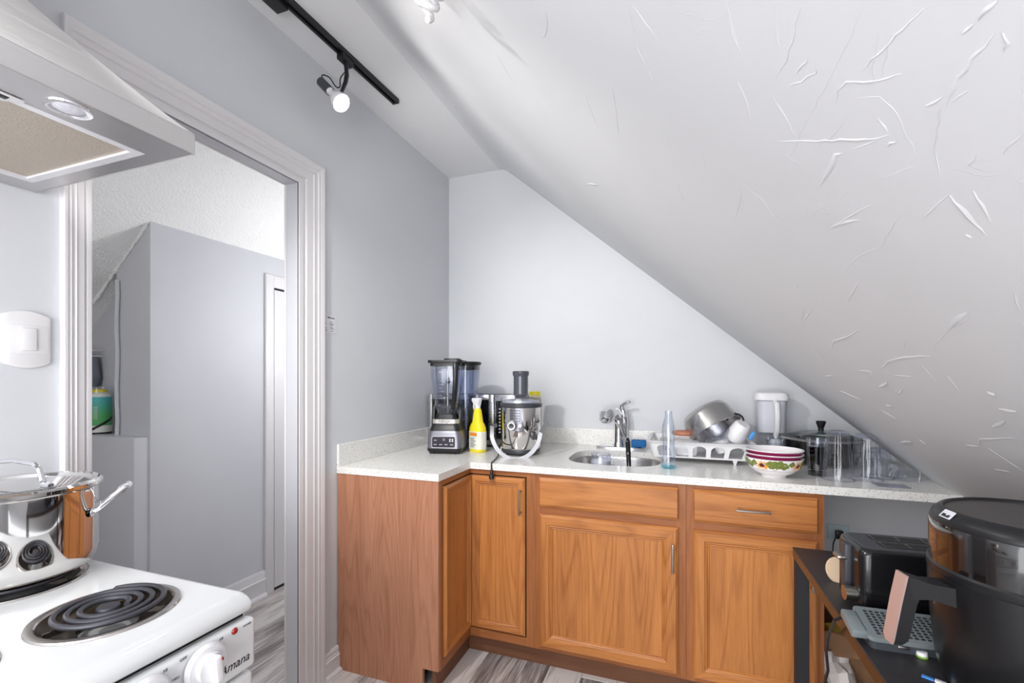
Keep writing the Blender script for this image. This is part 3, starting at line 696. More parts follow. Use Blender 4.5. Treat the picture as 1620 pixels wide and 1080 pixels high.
BURN = ((-0.879, 0.480, 0.098), (-0.912, 0.262, 0.098), (-1.165, 0.487, 0.104), (-1.18, 0.20, 0.098))
tmp = bmesh.new(); oc = [tmp.verts.new(c_) for c_ in (rings[2][1], rings[2][2], rings[3][2], rings[3][1])]
ee = [tmp.edges.new((oc[i], oc[(i+1) % 4])) for i in range(4)]
for (cx_, cy_, cr_) in BURN:
    cv = [tmp.verts.new((cx_+cr_*.9*math.cos(2*PI*q/48), cy_+cr_*.9*math.sin(2*PI*q/48), SZ)) for q in range(48)]
    ee += [tmp.edges.new((cv[q], cv[(q+1) % 48])) for q in range(48)]
bmesh.ops.triangle_fill(tmp, use_beauty=True, edges=ee)
for f_ in tmp.faces:
    if f_.normal.z < 0: f_.normal_flip()
m._add(tmp); bmesh.ops.remove_doubles(bk, verts=bk.verts[:], dist=1e-5); bmesh.ops.recalc_face_normals(bk, faces=bk.faces[:])
W(m, 'cooktop', enamel_m, sv, angle=40)
m = MB(); m.box(SX0, -0.728, SY0+.006, SY1-.006, 0.06, 0.880); m.box(SX0+0.02, -0.76, SY0+.02, SY1-.02, 0.0, 0.06); W(m, 'body', enamel_m, sv)
m = MB(); m.box(-0.728, -0.703, SY0+.004, SY1-.003, 0.792, 0.880, 0.009, seg=3); W(m, 'control_panel', enamel_m, sv)
m = MB(); m.box(-0.730, -0.7275, SY0+.01, SY1-.01, 0.878, 0.888); W(m, 'shadow_gap', blackm_m, sv, label='dark gap under the cooktop edge')
m = MB(); m.box(-0.728, -0.706, SY0+.006, SY1-.006, 0.240, 0.786, 0.008, seg=3); dvr = W(m, 'oven_door', enamel_m, sv)
m = MB(); m.cyl((-0.675, 0.08, 0.735), (-0.675, 0.53, 0.735), 0.010, 14); m.box(-0.706, -0.672, 0.08, 0.10, 0.725, 0.745, 0.003); m.box(-0.706, -0.672, 0.51, 0.53, 0.725, 0.745, 0.003); W(m, 'handle', white_m, dvr)
m = MB(); m.box(-0.728, -0.708, SY0+.006, SY1-.006, 0.065, 0.232, 0.006); W(m, 'drawer', enamel_m, sv)
print_m = plain('grey_print', (110, 110, 116), 0.6); red_m = plain('red_lens', (150, 40, 38), 0.25)
MXp = lambda y, z, x=-0.7029: Mi @ facing((1, 0, 0), (x, y, z))
for y in (0.512, 0.425, 0.19, 0.105):
    kb = MB(); kb.lathe([(0, 0.003), (0.033, 0.003), (0.034, 0.006), (0.030, 0.012), (0.022, 0.013)], 36, MXp(y, 0.848))
    kb.lathe([(0.022, 0.012), (0.0215, 0.022), (0.0, 0.022)], 32, MXp(y, 0.848))
    kn = kb.build('knob', white_m, sv)
    kb = MB(); kb.box(-0.0075, 0.0075, -0.021, 0.021, 0.018, 0.036, 0.004, seg=3, M=MXp(y, 0.848) @ R(0.12)); kb.build('grip', white_m, kn)
    MB().box(0.005, 0.0077, 0.012, 0.017, 0.0362, 0.0366, M=MXp(y, 0.848) @ R(0.12)).build('pointer', red_m, kn)
    text('OFF', 'marking', print_m, sv, MXp(y-0.004, 0.8868-0.0015 if False else 0.875) @ T(-0.024 if False else -0.027, 0.0, 0), 0.0065)
    text('HI', 'marking', print_m, sv, MXp(y+0.030, 0.873), 0.0065)
    text('MED', 'marking', print_m, sv, MXp(y-0.042, 0.852), 0.0055)
    text('LO', 'marking', print_m, sv, MXp(y-0.038, 0.828), 0.0055)
m = MB(); m.lathe([(0, 0.003), (0.004, 0.0025), (0.0058, 0)], 16, MXp(0.566, 0.8735)); m.build('indicator_light', red_m, sv, label='round red indicator light')
text('POWER', 'marking', print_m, sv, MXp(0.590, 0.8725), 0.0045)
text('Amana', 'brand_lettering', black_m, sv, MXp(0.566, 0.817), 0.021, shear=0.3, xs=0.95)
pan_m = plain('drip_pan_chrome', (190, 184, 180), 0.14, 1.0, noise=0.05); coil_m = plain('coil_metal', (74, 74, 80), 0.45, 0.6, noise=0.15); burnt_m = plain('burnt_pan', (58, 46, 34), 0.35, 0.7, noise=0.8, scale=25)
def burner(cx, cy, r):
    o = thing('stove_burner', '', 'burner', (cx, cy, SZ))
    MB().lathe([(r*0.40, -0.022), (r*0.60, -0.020), (r*0.80, -0.008), (r*0.86, 0.0008)], 48).build('drip_bowl', burnt_m, o, label='tarnished inside of the drip pan')
    MB().lathe([(r*0.86, 0.0008), (r*0.88, 0.003), (r*0.93, 0.0036), (r*0.985, 0.003), (r, 0.0006)], 56).build('drip_ring', pan_m, o)
    pts = []; turns = 3.3; n = 170
    r0, r1 = r*0.26, r*0.78
    for k in range(n+1):
        t = k/n; a = 2*PI*turns*t+0.6; q = r0+(r1-r0)*t
        pts.append((q*math.cos(a), q*math.sin(a), 0.0095))
    pts += [(pts[-1][0]*0.985+0.004, pts[-1][1]-0.012, 0.005), (pts[-1][0]*0.95, pts[-1][1]-0.024, -0.012)]
    MB().tube(pts, 0.0045, 10).build('coil', coil_m, o, angle=60)
    MB().lathe([(0, 0.010), (r*0.15, 0.010), (r*0.17, 0.007), (r*0.17, 0.003)], 28).build('centre_disc', coil_m, o)
    s_ = MB()
    for k in range(3): s_.box(r*0.12, r*0.84, -0.0012, 0.0012, -0.004, 0.0042, M=R(k*2*PI/3+0.5))
    s_.build('support', pan_m, o)
    return o
b1 = burner(-0.879, 0.480, 0.098); b1['label'] = 'bare coil burner at the right front of the white stove'
b2 = burner(-0.912, 0.262, 0.098); b2['label'] = 'coil burner cut off by the lower left photo edge'
b3 = burner(-1.165, 0.487, 0.104); b3['label'] = 'coil burner under the steel pot'; b4 = burner(-1.18, 0.20, 0.098); b4['label'] = 'coil burner at the rear left of the stove, past the photo edge'
for b_o in (b1, b2, b3, b4): b_o['group'] = 'stove burners'
# ---------------- stock pot
pz = SZ+0.0155
pot = thing('cooking_pot', 'polished stainless cooking pot with strainer lid on the rear stove burner', 'pot', (-1.172, 0.489, pz))
MB().lathe([(0, 0.0), (0.095, 0.0), (0.105, 0.004), (0.115, 0.018), (0.118, 0.035), (0.118, 0.155), (0.121, 0.158), (0.119, 0.160), (0.1155, 0.157), (0.115, 0.03), (0, 0.010)], 72).build('body', polish_m, pot, angle=40)
lid = MB(); lid.lathe([(0, 0.172), (0.05, 0.171), (0.095, 0.166), (0.108, 0.163), (0.111, 0.169), (0.120, 0.170), (0.125, 0.166), (0.125, 0.160), (0.119, 0.158)], 72)
ld = lid.build('lid', polish_m, pot, angle=40)
hl_ = MB()
for ring, cnt in ((0.103, 40), (0.0975, 38), (0.092, 36), (0.0865, 34)):
    for k in range(cnt):
        a = -1.75+1.25*k/cnt+ring*9
        zz = 0.1672-(ring-0.086)*0.16
        hl_.lathe([(0, 0), (0.0017, 0)], 6, T(ring*math.cos(a), ring*math.sin(a), zz+0.0012))
hl_.build('strainer_holes', blackm_m, ld, kind='stuff')
ha = MB(); yaw_ = 0.50
pts = [(-0.068, 0, 0.171), (-0.066, 0, 0.182), (-0.060, 0, 0.200), (-0.048, 0, 0.209), (0, 0, 0.213), (0.048, 0, 0.209), (0.060, 0, 0.200), (0.066, 0, 0.182), (0.072, 0, 0.1725), (0.088, 0, 0.1705)]
ha.tube(pts, [0.006, 0.005, 0.0045, 0.0045, 0.0045, 0.0045, 0.0045, 0.005, 0.006, 0.005], 10, M=R(0.15)); ha.build('lid_handle', chrome_m, pot)
for a in (0.88, PI+0.88):
    q = MB(); q.tube([(0.117, -0.030, 0.108), (0.126, -0.031, 0.112), (0.148, -0.030, 0.134), (0.162, -0.020, 0.146), (0.166, 0, 0.149), (0.162, 0.020, 0.146), (0.148, 0.030, 0.134), (0.126, 0.031, 0.112), (0.117, 0.030, 0.108)], [0.006, 0.005, 0.0055, 0.0075, 0.008, 0.0075, 0.0055, 0.005, 0.006], 10, M=R(a))
    hd = q.build('side_handle', chrome_m, pot)
    for yy in (-0.030, 0.030):
        q = MB(); q.lathe([(0, 0.006), (0.006, 0.005), (0.009, 0.0)], 14, R(a) @ T(0.1165, yy, 0.106) @ R(PI/2, 'Y')); q.build('rivet', chrome_m, hd)

# ================================================================ RANGE HOOD
hd = thing('range_hood', 'stainless steel range hood with pyramid canopy above the stove', 'range hood', (-1.17, 0.26, 1.742))
HX0, HX1, HY0, HY1, HZ = XW+0.002, -0.898, -0.115, 0.637, 1.742
m = MB()
m.box(HX1-0.0015, HX1, HY0, HY1, HZ, HZ+0.040, 0.0006, seg=1); m.box(HX0, HX1, HY1-0.0015, HY1, HZ, HZ+0.040, 0.0006, seg=1); m.box(HX0, HX1, HY0, HY0+0.0015, HZ, HZ+0.040)
W(m, 'lip', hood_m, hd)
m = MB(); rings = []
cx0, cx1, cy0, cy1 = HX0, -1.20, 0.095, 0.425
for k in range(13):
    t = k/12; e = t**1.0; g = 1-(1-t)**1.03
    rings.append([(HX0, HY0+(cy0-HY0)*g, HZ+0.040+0.30*e**1.08), (HX1+(cx1-HX1)*g, HY0+(cy0-HY0)*g, HZ+0.040+0.30*e**1.08), (HX1+(cx1-HX1)*g, HY1+(cy1-HY1)*g, HZ+0.040+0.30*e**1.08), (HX0, HY1+(cy1-HY1)*g, HZ+0.040+0.30*e**1.08)])
m.loft(rings); W(m, 'canopy', hood_m, hd, angle=50)
m = MB(); m.box(HX0, cx1, cy0, cy1, HZ+0.335, ZC-0.003, 0.001); W(m, 'chimney', hood_m, hd)
# underside: flat steel rim around the recessed filter
FX0, FX1, FY0, FY1 = -1.372, -0.990, -0.07, 0.602
m = MB(); zz = HZ+0.0015
m.box(FX1, HX1-0.0015, HY0+.0015, HY1-.0015, zz, zz+0.002); m.box(HX0, FX0, HY0+.0015, HY1-.0015, zz, zz+0.002)
m.box(FX0, FX1, FY1, HY1-.0015, zz, zz+0.002); m.box(FX0, FX1, HY0+.0015, FY0, zz, zz+0.002)
W(m, 'underside_rim', hood_m, hd)
mesh_m = plain('filter_mesh', (186, 176, 164), 0.55, 0.5, noise=0.25, scale=320, bump=0.5)
for (y0, y1) in ((0.272, 0.602), (-0.07, 0.268)):
    m = MB(); m.box(FX0+0.014, FX1-0.014, y0+0.014, y1-0.014, zz+0.004, zz+0.010); fl = W(m, 'grease_filter', mesh_m, hd, label='beige fine mesh grease filter')
    m = MB()
    m.box(FX0, FX0+0.016, y0, y1, zz-0.001, zz+0.008); m.box(FX1-0.016, FX1, y0, y1, zz-0.001, zz+0.008); m.box(FX0+.016, FX1-.016, y0, y0+0.016, zz-0.001, zz+0.008); m.box(FX0+.016, FX1-.016, y1-0.016, y1, zz-0.001, zz+0.008)
    W(m, 'filter_frame', plain('filter_frame_'+str(y0), (222, 222, 226), 0.35, 0.2), fl)
g = P(22, 172, Z=HZ)
ly = 0.372
m = MB(); m.prism([(-0.05, -0.016), (0.05, -0.016), (0.036, 0.012), (-0.036, 0.012)], 0.003, T(FX1-0.006, ly, zz-0.004) @ R(PI/2), bev=0.001); W(m, 'latch_plate', white_m, hd)
m = MB(); m.box(FX1-0.006, FX1+0.006, ly-0.033, ly+0.033, zz-0.0052, zz-0.0035, 0.0008); W(m, 'latch', black_m, hd)
g = P(109, 173, Z=HZ)
m = MB(); m.lathe([(0.021, -0.001), (0.030, -0.002), (0.031, 0.001)], 32, T(g.x, g.y, zz-0.0005)); lr = W(m, 'lamp_bezel', chrome_m, hd)
m = MB(); m.lathe([(0, -0.003), (0.012, -0.0025), (0.021, -0.0005)], 28, T(g.x, g.y, zz-0.0005)); W(m, 'lamp_lens', plain('lens', (205, 206, 214), 0.25, noise=0.3, scale=120), lr)

# ================================================================ TRACK LIGHT
tr = thing('track_rail', 'black ceiling light track running along the flat ceiling strip', 'light track', (-1.28, 1.3, ZC))
def TR(y): return -1.277-0.022*(1.877-y)/0.63
m = MB(); y0, y1 = 1.16, 1.877
m.loft([[(TR(y)-0.0175, y, ZC-0.0195), (TR(y)-0.0065, y, ZC-0.0195), (TR(y)-0.0065, y, ZC-0.006), (TR(y)+0.0065, y, ZC-0.006), (TR(y)+0.0065, y, ZC-0.0195), (TR(y)+0.0175, y, ZC-0.0195), (TR(y)+0.0175, y, ZC-0.001), (TR(y)-0.0175, y, ZC-0.001)] for y in (y0, y1)])
W(m, 'rail', black_m, tr)
m = MB(); m.box(TR(1.87)-0.018, TR(1.87)+0.018, 1.872, 1.884, ZC-0.021, ZC-0.001, 0.002); W(m, 'end_cap', black_m, tr)
m = MB(); m.box(TR(1.24)-0.058, TR(1.24)-0.006, 1.155, 1.262, ZC-0.034, ZC-0.001, 0.003); W(m, 'power_feed', black_m, tr)
bulb_m = plain('bulb_glow', (255, 255, 255), 0.3, emis=(255, 251, 244), es=9); bulbw_m = plain('bulb_body', (226, 224, 226), 0.25)
red2 = plain('red_tape', (150, 60, 70), 0.5)
def track_head(y, aim, power, cone, soft, sc, lab):
    x = TR(y); ad = (0.012, 0.0, 0)
    o = thing('spot_lamp', lab, 'lamp', (x, y, ZC-0.021), group='track spot lamps')
    MB().box(-0.016, 0.016, -0.035, 0.035, -0.024, 0.0008, 0.003).build('adapter', black_m, o)
    aim = Vector(aim).normalized()
    B = Vector((0.040, -0.060, -0.238))          # centre of the bulb face
    A = B-aim*0.125*sc                                   # back of the socket
    st = B-aim*0.052
    MB().tube([(0, -0.005, -0.015), (0.010, -0.008, -0.05), (0.018, -0.014, -0.085), (0.018, -0.022, -0.120), tuple(B-aim*0.045+Vector((0.006, 0.012, 0.020)))], [0.007, 0.0085, 0.009, 0.0085, 0.006], 8).build('arm', black_m, o)
    m = MB(); m.cyl(A-aim*0.022, A+aim*0.045, 0.0185, 20); m.cyl(A-aim*0.026, A-aim*0.02, 0.014, 16); m.build('socket', char_m, o)
    MT = T(*A) @ aim.to_track_quat('Z', 'Y').to_matrix().to_4x4() @ Matrix.Diagonal((sc, sc, sc, 1))
    m = MB(); m.lathe([(0.0125, 0.045), (0.0135, 0.060), (0.018, 0.070), (0.030, 0.092), (0.0325, 0.103), (0.032, 0.112)], 28, MT); bw = m.build('bulb', bulbw_m, o)
    m = MB(); m.lathe([(0.032, 0.112), (0.028, 0.119), (0.018, 0.124), (0.0, 0.126)], 28, MT); m.build('lens', bulb_m, bw)
    c = A-aim*0.01
    m = MB(); m.tube(smooth([c, c+Vector((0.004, -0.006, 0.028)), c+Vector((0.03, 0.006, 0.02)), c+Vector((0.050, 0.018, -0.012)), c+Vector((0.062, 0.028, -0.010)), c+Vector((0.056, 0.040, 0.035)), (0.004, 0.0, -0.05), (0.0, 0.0, -0.02)]), 0.0026, 6); m.build('cord', black_m, o)
    l = bpy.data.lights.new('spot_lamp_light', 'SPOT'); l.energy = power; l.spot_size = math.radians(cone); l.spot_blend = 0.8; l.shadow_soft_size = soft; l.color = (1.0, 0.97, 0.93)
    lo = bpy.data.objects.new('spot_lamp_light', l); C.objects.link(lo); lo.parent = o; lo.location = B+aim*0.02
    lo.rotation_euler = (-aim).to_track_quat('Z', 'Y').to_euler()
    return o
track_head(1.540, (0.68, 0.02, -0.72), KEY1, 165, 0.035, 1.1, 'lit spot lamp hanging from the black track, in view')
#track_head(0.62, (1.15, 1.75, -1.50), KEY2, 84, 0.035, 1.1, 'second spot lamp further along the track, past the photo edge')
# spiral bulb near the top of the slope
g = on_slope(700, -36)+n_s*0.05
cf = thing('spiral_bulb', 'white spiral bulb in a white holder at the top photo edge', 'bulb', tuple(g))
pts = [(0.020*math.cos(2*PI*2.6*k/60), 0.020*math.sin(2*PI*2.6*k/60), -0.030+0.062*k/60) for k in range(61)]
Mc = R(0.9, 'Y') @ R(0.3, 'X')
m = MB(); m.tube(pts, 0.0075, 8, M=Mc); m.build('spiral', bulbw_m, cf)
m = MB(); m.lathe([(0.0, 0.030), (0.024, 0.032), (0.027, 0.05), (0.018, 0.075), (0.030, 0.090), (0.032, 0.110), (0, 0.112)], 24, Mc); m.lathe([(0, 0), (0.034, 0), (0.036, 0.02), (0.0, 0.03)], 24, T(-0.06, 0.02, 0.06)); m.build('holder', white_m, cf)

# ================================================================ COUNTER THINGS
ZK = ZT1
# --- microwave
mw = thing('microwave', 'steel framed microwave with black door in the counter corner', 'microwave', (-1.145, 2.43, ZK))
mw.location = (-1.145, 2.436, ZK)
MB().box(-0.275, 0.275, 0.022, 0.285, 0.012, 0.300, 0.004).build('body', char_m, mw)
m = MB()
for x in (-0.24, 0.24):
    for y in (0.05, 0.26): m.cyl((x, y, 0), (x, y, 0.014), 0.014, 12)
m.build('foot', black_m, mw)
m = MB(); fx0, fx1 = -0.278, 0.148
m.box(fx0, fx0+0.022, 0, 0.022, 0.012, 0.302, 0.002); m.box(fx1-0.030, fx1, 0, 0.022, 0.012, 0.302, 0.002); m.box(fx0+.0215, fx1-.0295, 0.0003, 0.022, 0.272, 0.3015, 0.002); m.box(fx0+.0215, fx1-.0295, 0.0003, 0.022, 0.0125, 0.040, 0.002)
dm = m.build('door', steel_x, mw)
MB().box(fx0+0.018, fx1-0.026, 0.008, 0.012, 0.035, 0.276).build('door_window', gloss_m, dm)
m = MB(); m.box(0.151, 0.278, 0, 0.022, 0.012, 0.302, 0.002); cp = m.build('control_panel', steel_x, mw)
MB().box(0.165, 0.266, -0.001, 0.002, 0.05, 0.268, 0.001).build('panel_glass', gloss_m, cp)
mark_m = plain('white_mark', (205, 205, 205), 0.5)
m = MB()
for r in range(8):
    for c_ in range(2): m.box(0.180+c_*0.030+random.uniform(0, .003), 0.194+c_*0.030, -0.0016, -0.0009, 0.085+r*0.019, 0.0885+r*0.019)
    m.box(0.186, 0.191, -0.0016, -0.0009, 0.0905+r*0.019, 0.094+r*0.019)
m.build('button_marks', mark_m, cp, kind='stuff')
# --- blender
bl = thing('blender', 'tall black and silver countertop blender with clear pitcher', 'blender', (-1.165, 2.200, ZK), 0.22)
bl.scale = (0.97, 0.86, 1.0)
grey_m = plain('gunmetal', (128, 128, 136), 0.32, 0.7, noise=0.02)
def rr(w_, d_, r, z, n=5, dx=0, dy=0):
    o = []
    for cx, cy, a0 in ((w_-r, d_-r, 0), (-w_+r, d_-r, PI/2), (-w_+r, -d_+r, PI), (w_-r, -d_+r, 3*PI/2)):
        for k in range(n+1):
            a = a0+PI/2*k/n; o.append((cx+r*math.cos(a)+dx, cy+r*math.sin(a)+dy, z))
    return o
m = MB(); m.loft([rr(.088, .093, .025, .008), rr(.096, .100, .03, .018), rr(.097, .101, .03, .030)]); 
for x in (-.07, .07):
    for y in (-.07, .07): m.cyl((x, y, 0), (x, y, .012), .014, 12)
m.build('foot_skirt', black_m, bl)
m = MB(); m.loft([rr(.096, .100, .03, .030), rr(.092, .096, .03, .10), rr(.086, .088, .03, .120)]); m.build('motor_base', grey_m, bl)
m = MB(); m.loft([rr(.086, .088, .03, .120), rr(.080, .080, .03, .145), rr(.072, .072, .03, .158)]); m.build('shoulder', black_m, bl)
m = MB(); m.loft([rr(.074, .074, .03, .158), rr(.074, .074, .03, .180)]); m.build('silver_band', plain('silver', (196, 194, 190), 0.35, 0.6), bl)
text('NINJA', 'brand_lettering', plain('dark_letter', (90, 88, 86), .5), bl, facing((0, -1, 0), (0, -0.0745, 0.169)), 0.024)
# slanted control face
Mf = T(0, -0.0992, 0.062) @ R(PI/2+0.045, 'X')
Mf = Matrix(((1, 0, 0, 0), (0, 0.06, -1, -0.0992), (0, 1, 0.06, 0.064), (0, 0, 0, 1)))
def rrect2(w_, h_, r, n=4): return [(p[0], p[1]) for p in rr(w_, h_, r, 0, n)]
m = MB(); m.prism(rrect2(.066, .030, .010), .0012, Mf); cpn = m.build('control_panel', plain('light_rim', (205, 203, 208), 0.4), bl)
m = MB(); m.prism(rrect2(.0635, .0275, .008), .002, Mf); m.build('panel_face', plain('panel_purple', (44, 38, 50), 0.2), cpn)
m = MB()
for k in range(4): m.prism(rrect2(.0115, .008, .002), .0026, Mf @ T(-.045+.03*k, -.013, 0))
m.prism(rrect2(.0115, .008, .002), .0026, Mf @ T(-.045, .011, 0)); m.build('button', plain('btn', (26, 22, 30), .3), cpn)
m = MB()
for k in range(4): m.box(-.008, .008, -.0014, .0014, .0026, .0030, M=Mf @ T(-.045+.03*k, -.013, 0))
m.box(-.007, .007, -.0014, .0014, .0026, .0030, M=Mf @ T(-.045, .009, 0)); m.lathe([(.0045, .0022), (.006, .0022)], 16, Mf @ T(.002, .013, 0))
for x in (.036, .050):
    for y in (.005, .014): m.box(-.004, .004, -.0035, .0035, .0021, .0024, M=Mf @ T(x, y, 0))
m.build('button_marks', mark_m, cpn, kind='stuff')
# jar
jar_m = glass('jar_plastic', (224, 228, 238), 0.04)
m = MB(); m.loft([rr(.052, .052, .028, .184), rr(.055, .055, .028, .225), rr(.060, .060, .028, .235), rr(.082, .078, .03, .40), rr(.084, .080, .03, .462)], cap=False); jr = m.build('pitcher', jar_m, bl, angle=50)
m = MB(); m.loft([rr(.062, .062, .028, .181), rr(.058, .058, .028, .205), rr(.050, .050, .024, .211)]); m.build('jar_collar', black_m, bl)
m = MB(); m.lathe([(.038, .21), (.040, .24), (.044, .247), (.0, .249)], 20); m.build('jar_bottom', glass('jar_bottom_glass', (190, 196, 210), .15), jr)
m = MB(); m.cyl((0, 0, .21), (0, 0, .44), .006, 10)
for k, z in enumerate((.235, .30, .37)):
    for s_ in (0, PI): m.loft([[(0.005, -.009, z), (0.005, .009, z), (.050, .006, z+.014), (.050, -.002, z+.010)], [(0.005, -.009, z+.0015), (0.005, .009, z+.0015), (.050, .006, z+.0155), (.050, -.002, z+.0115)]], M=R(s_+k*1.0))
m.build('blade_stack', satin_m, bl)
for sx in (-1, 1):
    m = MB(); m.loft([[(sx*.070, -.03, .16), (sx*.078, -.03, .16), (sx*.078, .03, .16), (sx*.070, .03, .16)], [(sx*.066, -.026, .235), (sx*.080, -.026, .235), (sx*.080, .026, .235), (sx*.066, .026, .235)], [(sx*.062, -.015, .262), (sx*.070, -.015, .262), (sx*.070, .015, .262), (sx*.062, .015, .262)]]); m.build('jar_guide', black_m, bl)
m = MB(); m.loft([rr(.086, .082, .03, .462), rr(.086, .082, .03, .478)]); m.loft([rr(.096, .090, .03, .478), rr(.098, .092, .03, .484), rr(.096, .09, .03, .492)]); ldd = m.build('lid', black_m, bl)
m = MB(); m.box(-.012, .070, -.045, .045, .490, .503, .005); m.build('lid_latch', black_m, ldd)
m = MB(); m.tube([(.060, -.072, .470), (.066, -.098, .466), (.068, -.106, .44), (.066, -.104, .36), (.056, -.094, .28), (.048, -.078, .245), (.045, -.062, .24)], [.014, .015, .015, .014, .013, .013, .012], 10); m.build('jar_handle', black_m, bl)
m = MB()
for k in range(9): m.box(-.030, -.030+(.026 if k % 2 == 0 else .014), -.0795+.003*0, -.0788, .29+k*.018, .2908+k*.018, M=T(0, -.0012*k*0.3+.006, 0))
m.build('scale_marks', mark_m, jr, kind='stuff')
text('MAX', 'marking', mark_m, jr, facing((0, -1, 0), (-0.018, -0.082, 0.428)), 0.012)
# --- dark second cup behind the blender
cu = thing('blender_cup', 'clear spare pitcher with dark lid standing behind the blender', 'pitcher', (-1.125, 2.342, ZK+0.0))
m = MB(); m.lathe([(.0, .002), (.052, .002), (.055, .01), (.060, .20), (.078, .44), (.080, .47), (.077, .47), (.058, .20), (.052, .008)], 32); m.build('body', jar_m, cu)
m = MB(); m.lathe([(.078, .445), (.080, .472), (.086, .475), (.087, .484), (.084, .489), (0, .490)], 36); m.build('lid', black_m, cu)
# --- spray bottle
sp = thing('spray_bottle', 'yellow spray cleaner bottle with white trigger between blender and juicer', 'bottle', (-1.020, 2.270, ZK), -0.45); sp.scale = (.95, .95, .86)
yb_m = plain('yellow_plastic', (240, 222, 40), 0.3)
m = MB(); m.loft([rr(.048, .030, .022, .0), rr(.052, .033, .024, .006), rr(.052, .033, .024, .120), rr(.050, .032, .024, .150), rr(.040, .028, .020, .172), rr(.030, .025, .018, .186), rr(.026, .022, .016, .22), rr(.020, .018, .014, .262), rr(.014, .014, .013, .275)], cap=True); bd = m.build('body', yb_m, sp, angle=60)
lb_m = plain('label_cream', (226, 226, 214), .45); org = plain('label_orange', (222, 140, 50), .45)
m = MB(); m.loft([rr(.0528, .0338, .024, .018), rr(.0528, .0338, .024, .128)], cap=False); lb = m.build('wrap_label', lb_m, sp)
m = MB(); m.box(-.030, .032, -.0346, -.0336, .100, .122); m.build('label_band', org, lb)
m = MB()
for k in range(8): m.box(-.024, .006+.016*((k*7) % 3)/2, -.0346, -.0338, .030+k*.008, .033+k*.008)
m.build('label_print', ink_m, lb, kind='stuff')
m = MB(); m.cyl((0, 0, .272), (0, 0, .292), .0165, 18); m.loft([[(-.014, -.011, .290), (.014, -.011, .290), (.014, .011, .290), (-.014, .011, .290)], [(-.030, -.011, .305), (.018, -.011, .310), (.018, .011, .310), (-.030, .011, .305)], [(-.044, -.010, .322), (.026, -.010, .330), (.026, .010, .330), (-.044, .010, .322)], [(-.042, -.007, .336), (.020, -.007, .338), (.020, .007, .338), (-.042, .007, .336)]]); tg = m.build('trigger_head', white_m, sp)
m = MB(); m.tube([(-.022, 0, .308), (-.034, 0, .296), (-.036, 0, .278), (-.031, 0, .262)], [.006, .005, .005, .004], 8); m.build('trigger', white_m, tg)
# --- juicer
ju = thing('juicer', 'polished steel juicer with tall feed chute at the inner corner', 'juicer', (-0.778, 2.285, ZK), 0.25); ju.scale = (1.05, 1.05, 1.075)
m = MB(); m.lathe([(0, .008), (.088, .008), (.096, .012), (.098, .022), (.096, .030)], 48)
for a in range(4): m.cyl((.07*math.cos(a*PI/2+.6), .07*math.sin(a*PI/2+.6), 0), (.07*math.cos(a*PI/2+.6), .07*math.sin(a*PI/2+.6), .012), .012, 12)
m.build('base_ring', char_m, ju)
m = MB(); m.lathe([(.096, .030), (.100, .036), (.100, .225), (.098, .230)], 64); m.build('body', polish_m, ju)
m = MB(); m.lathe([(.100, .228), (.106, .231), (.107, .246), (.102, .250), (0, .250)], 48); m.build('top_collar', char_m, ju)
m = MB(); m.lathe([(.101, .226), (.101, .190), (.1008, .160), (.1005, .15)], 12, a0=-2.05, a1=-1.45); m.lathe([(.1012, .15), (.1014, .12)], 8, a0=-1.9, a1=-1.6); gp = m.build('grille_plate', grey_m, ju)
m = MB()
for i in range(6):
    for j in range(5):
        a = -1.98+.085*i; m.lathe([(0, 0), (.0028, 0)], 8, facing((math.cos(a), math.sin(a), 0), (.1016*math.cos(a), .1016*math.sin(a), .166+.0125*j)))
m.build('vent_holes', blackm_m, gp, kind='stuff')
lidg = glass('juicer_lid', (240, 241, 246), .08)
m = MB(); m.lathe([(.103, .248), (.103, .272), (.096, .281), (.080, .286), (.036, .288)], 48); m.build('clear_cover', lidg, ju)
m = MB(); m.lathe([(.094, .2505), (.090, .262), (.05, .268), (0, .27)], 40); m.build('filter_basket', plain('basket', (196, 198, 204), .3, .3), ju)
m = MB(); m.lathe([(.0365, .288), (.0365, .378), (.041, .384), (.042, .400), (.039, .404), (0, .404)], 36); m.lathe([(.043, .286), (.0375, .292)], 36); m.build('feed_chute', plain('chute_grey', (84, 86, 94), .2, .2), ju)
m = MB(); Msp = T(-.022, -.098, .150) 
m.lathe([(.0155, -.03), (.0155, .030), (.0185, .032), (.0185, .036), (.013, .036), (.013, -.02)], 24, T(-.035, -.105, .152) @ R(PI/2+.15, 'X') ); m.build('juice_spout', white_m, ju)
m = MB(); pts = []
for k in range(25):
    a = PI+0.25+(PI-0.35)*k/24
    pts.append((-.015+.118*math.cos(a), -.118-.010*math.sin(PI*k/24), .128+.165*math.sin(a)*.82))
pts = [(-.118, -.04, .140), (-.135, -.08, .138)]+pts+[(.128, -.05, .155), (.122, -.005, .165)]
b2_ = MB(); ringsx = []
for i, p in enumerate(pts):
    p = Vector(p); t = (Vector(pts[min(i+1, len(pts)-1)])-Vector(pts[max(i-1, 0)])).normalized(); o_ = Vector((0, -1, 0)); u = t.cross(o_).normalized(); o_ = u.cross(t)
    ringsx.append([p+u*.0095+o_*.004, p+u*.0095-o_*.004, p-u*.0095-o_*.004, p-u*.0095+o_*.004])
b2_.loft(ringsx); b2_.build('clamp_handle', plain('clamp_grey', (150, 150, 154), .42, .8), ju, angle=40)
pc = P(783, 728, Y=1.975); 
m = MB(); kp = [P(776, 672, Y=2.22), P(772, 690, Y=2.16), P(777, 712, Z=ZK+.004)]
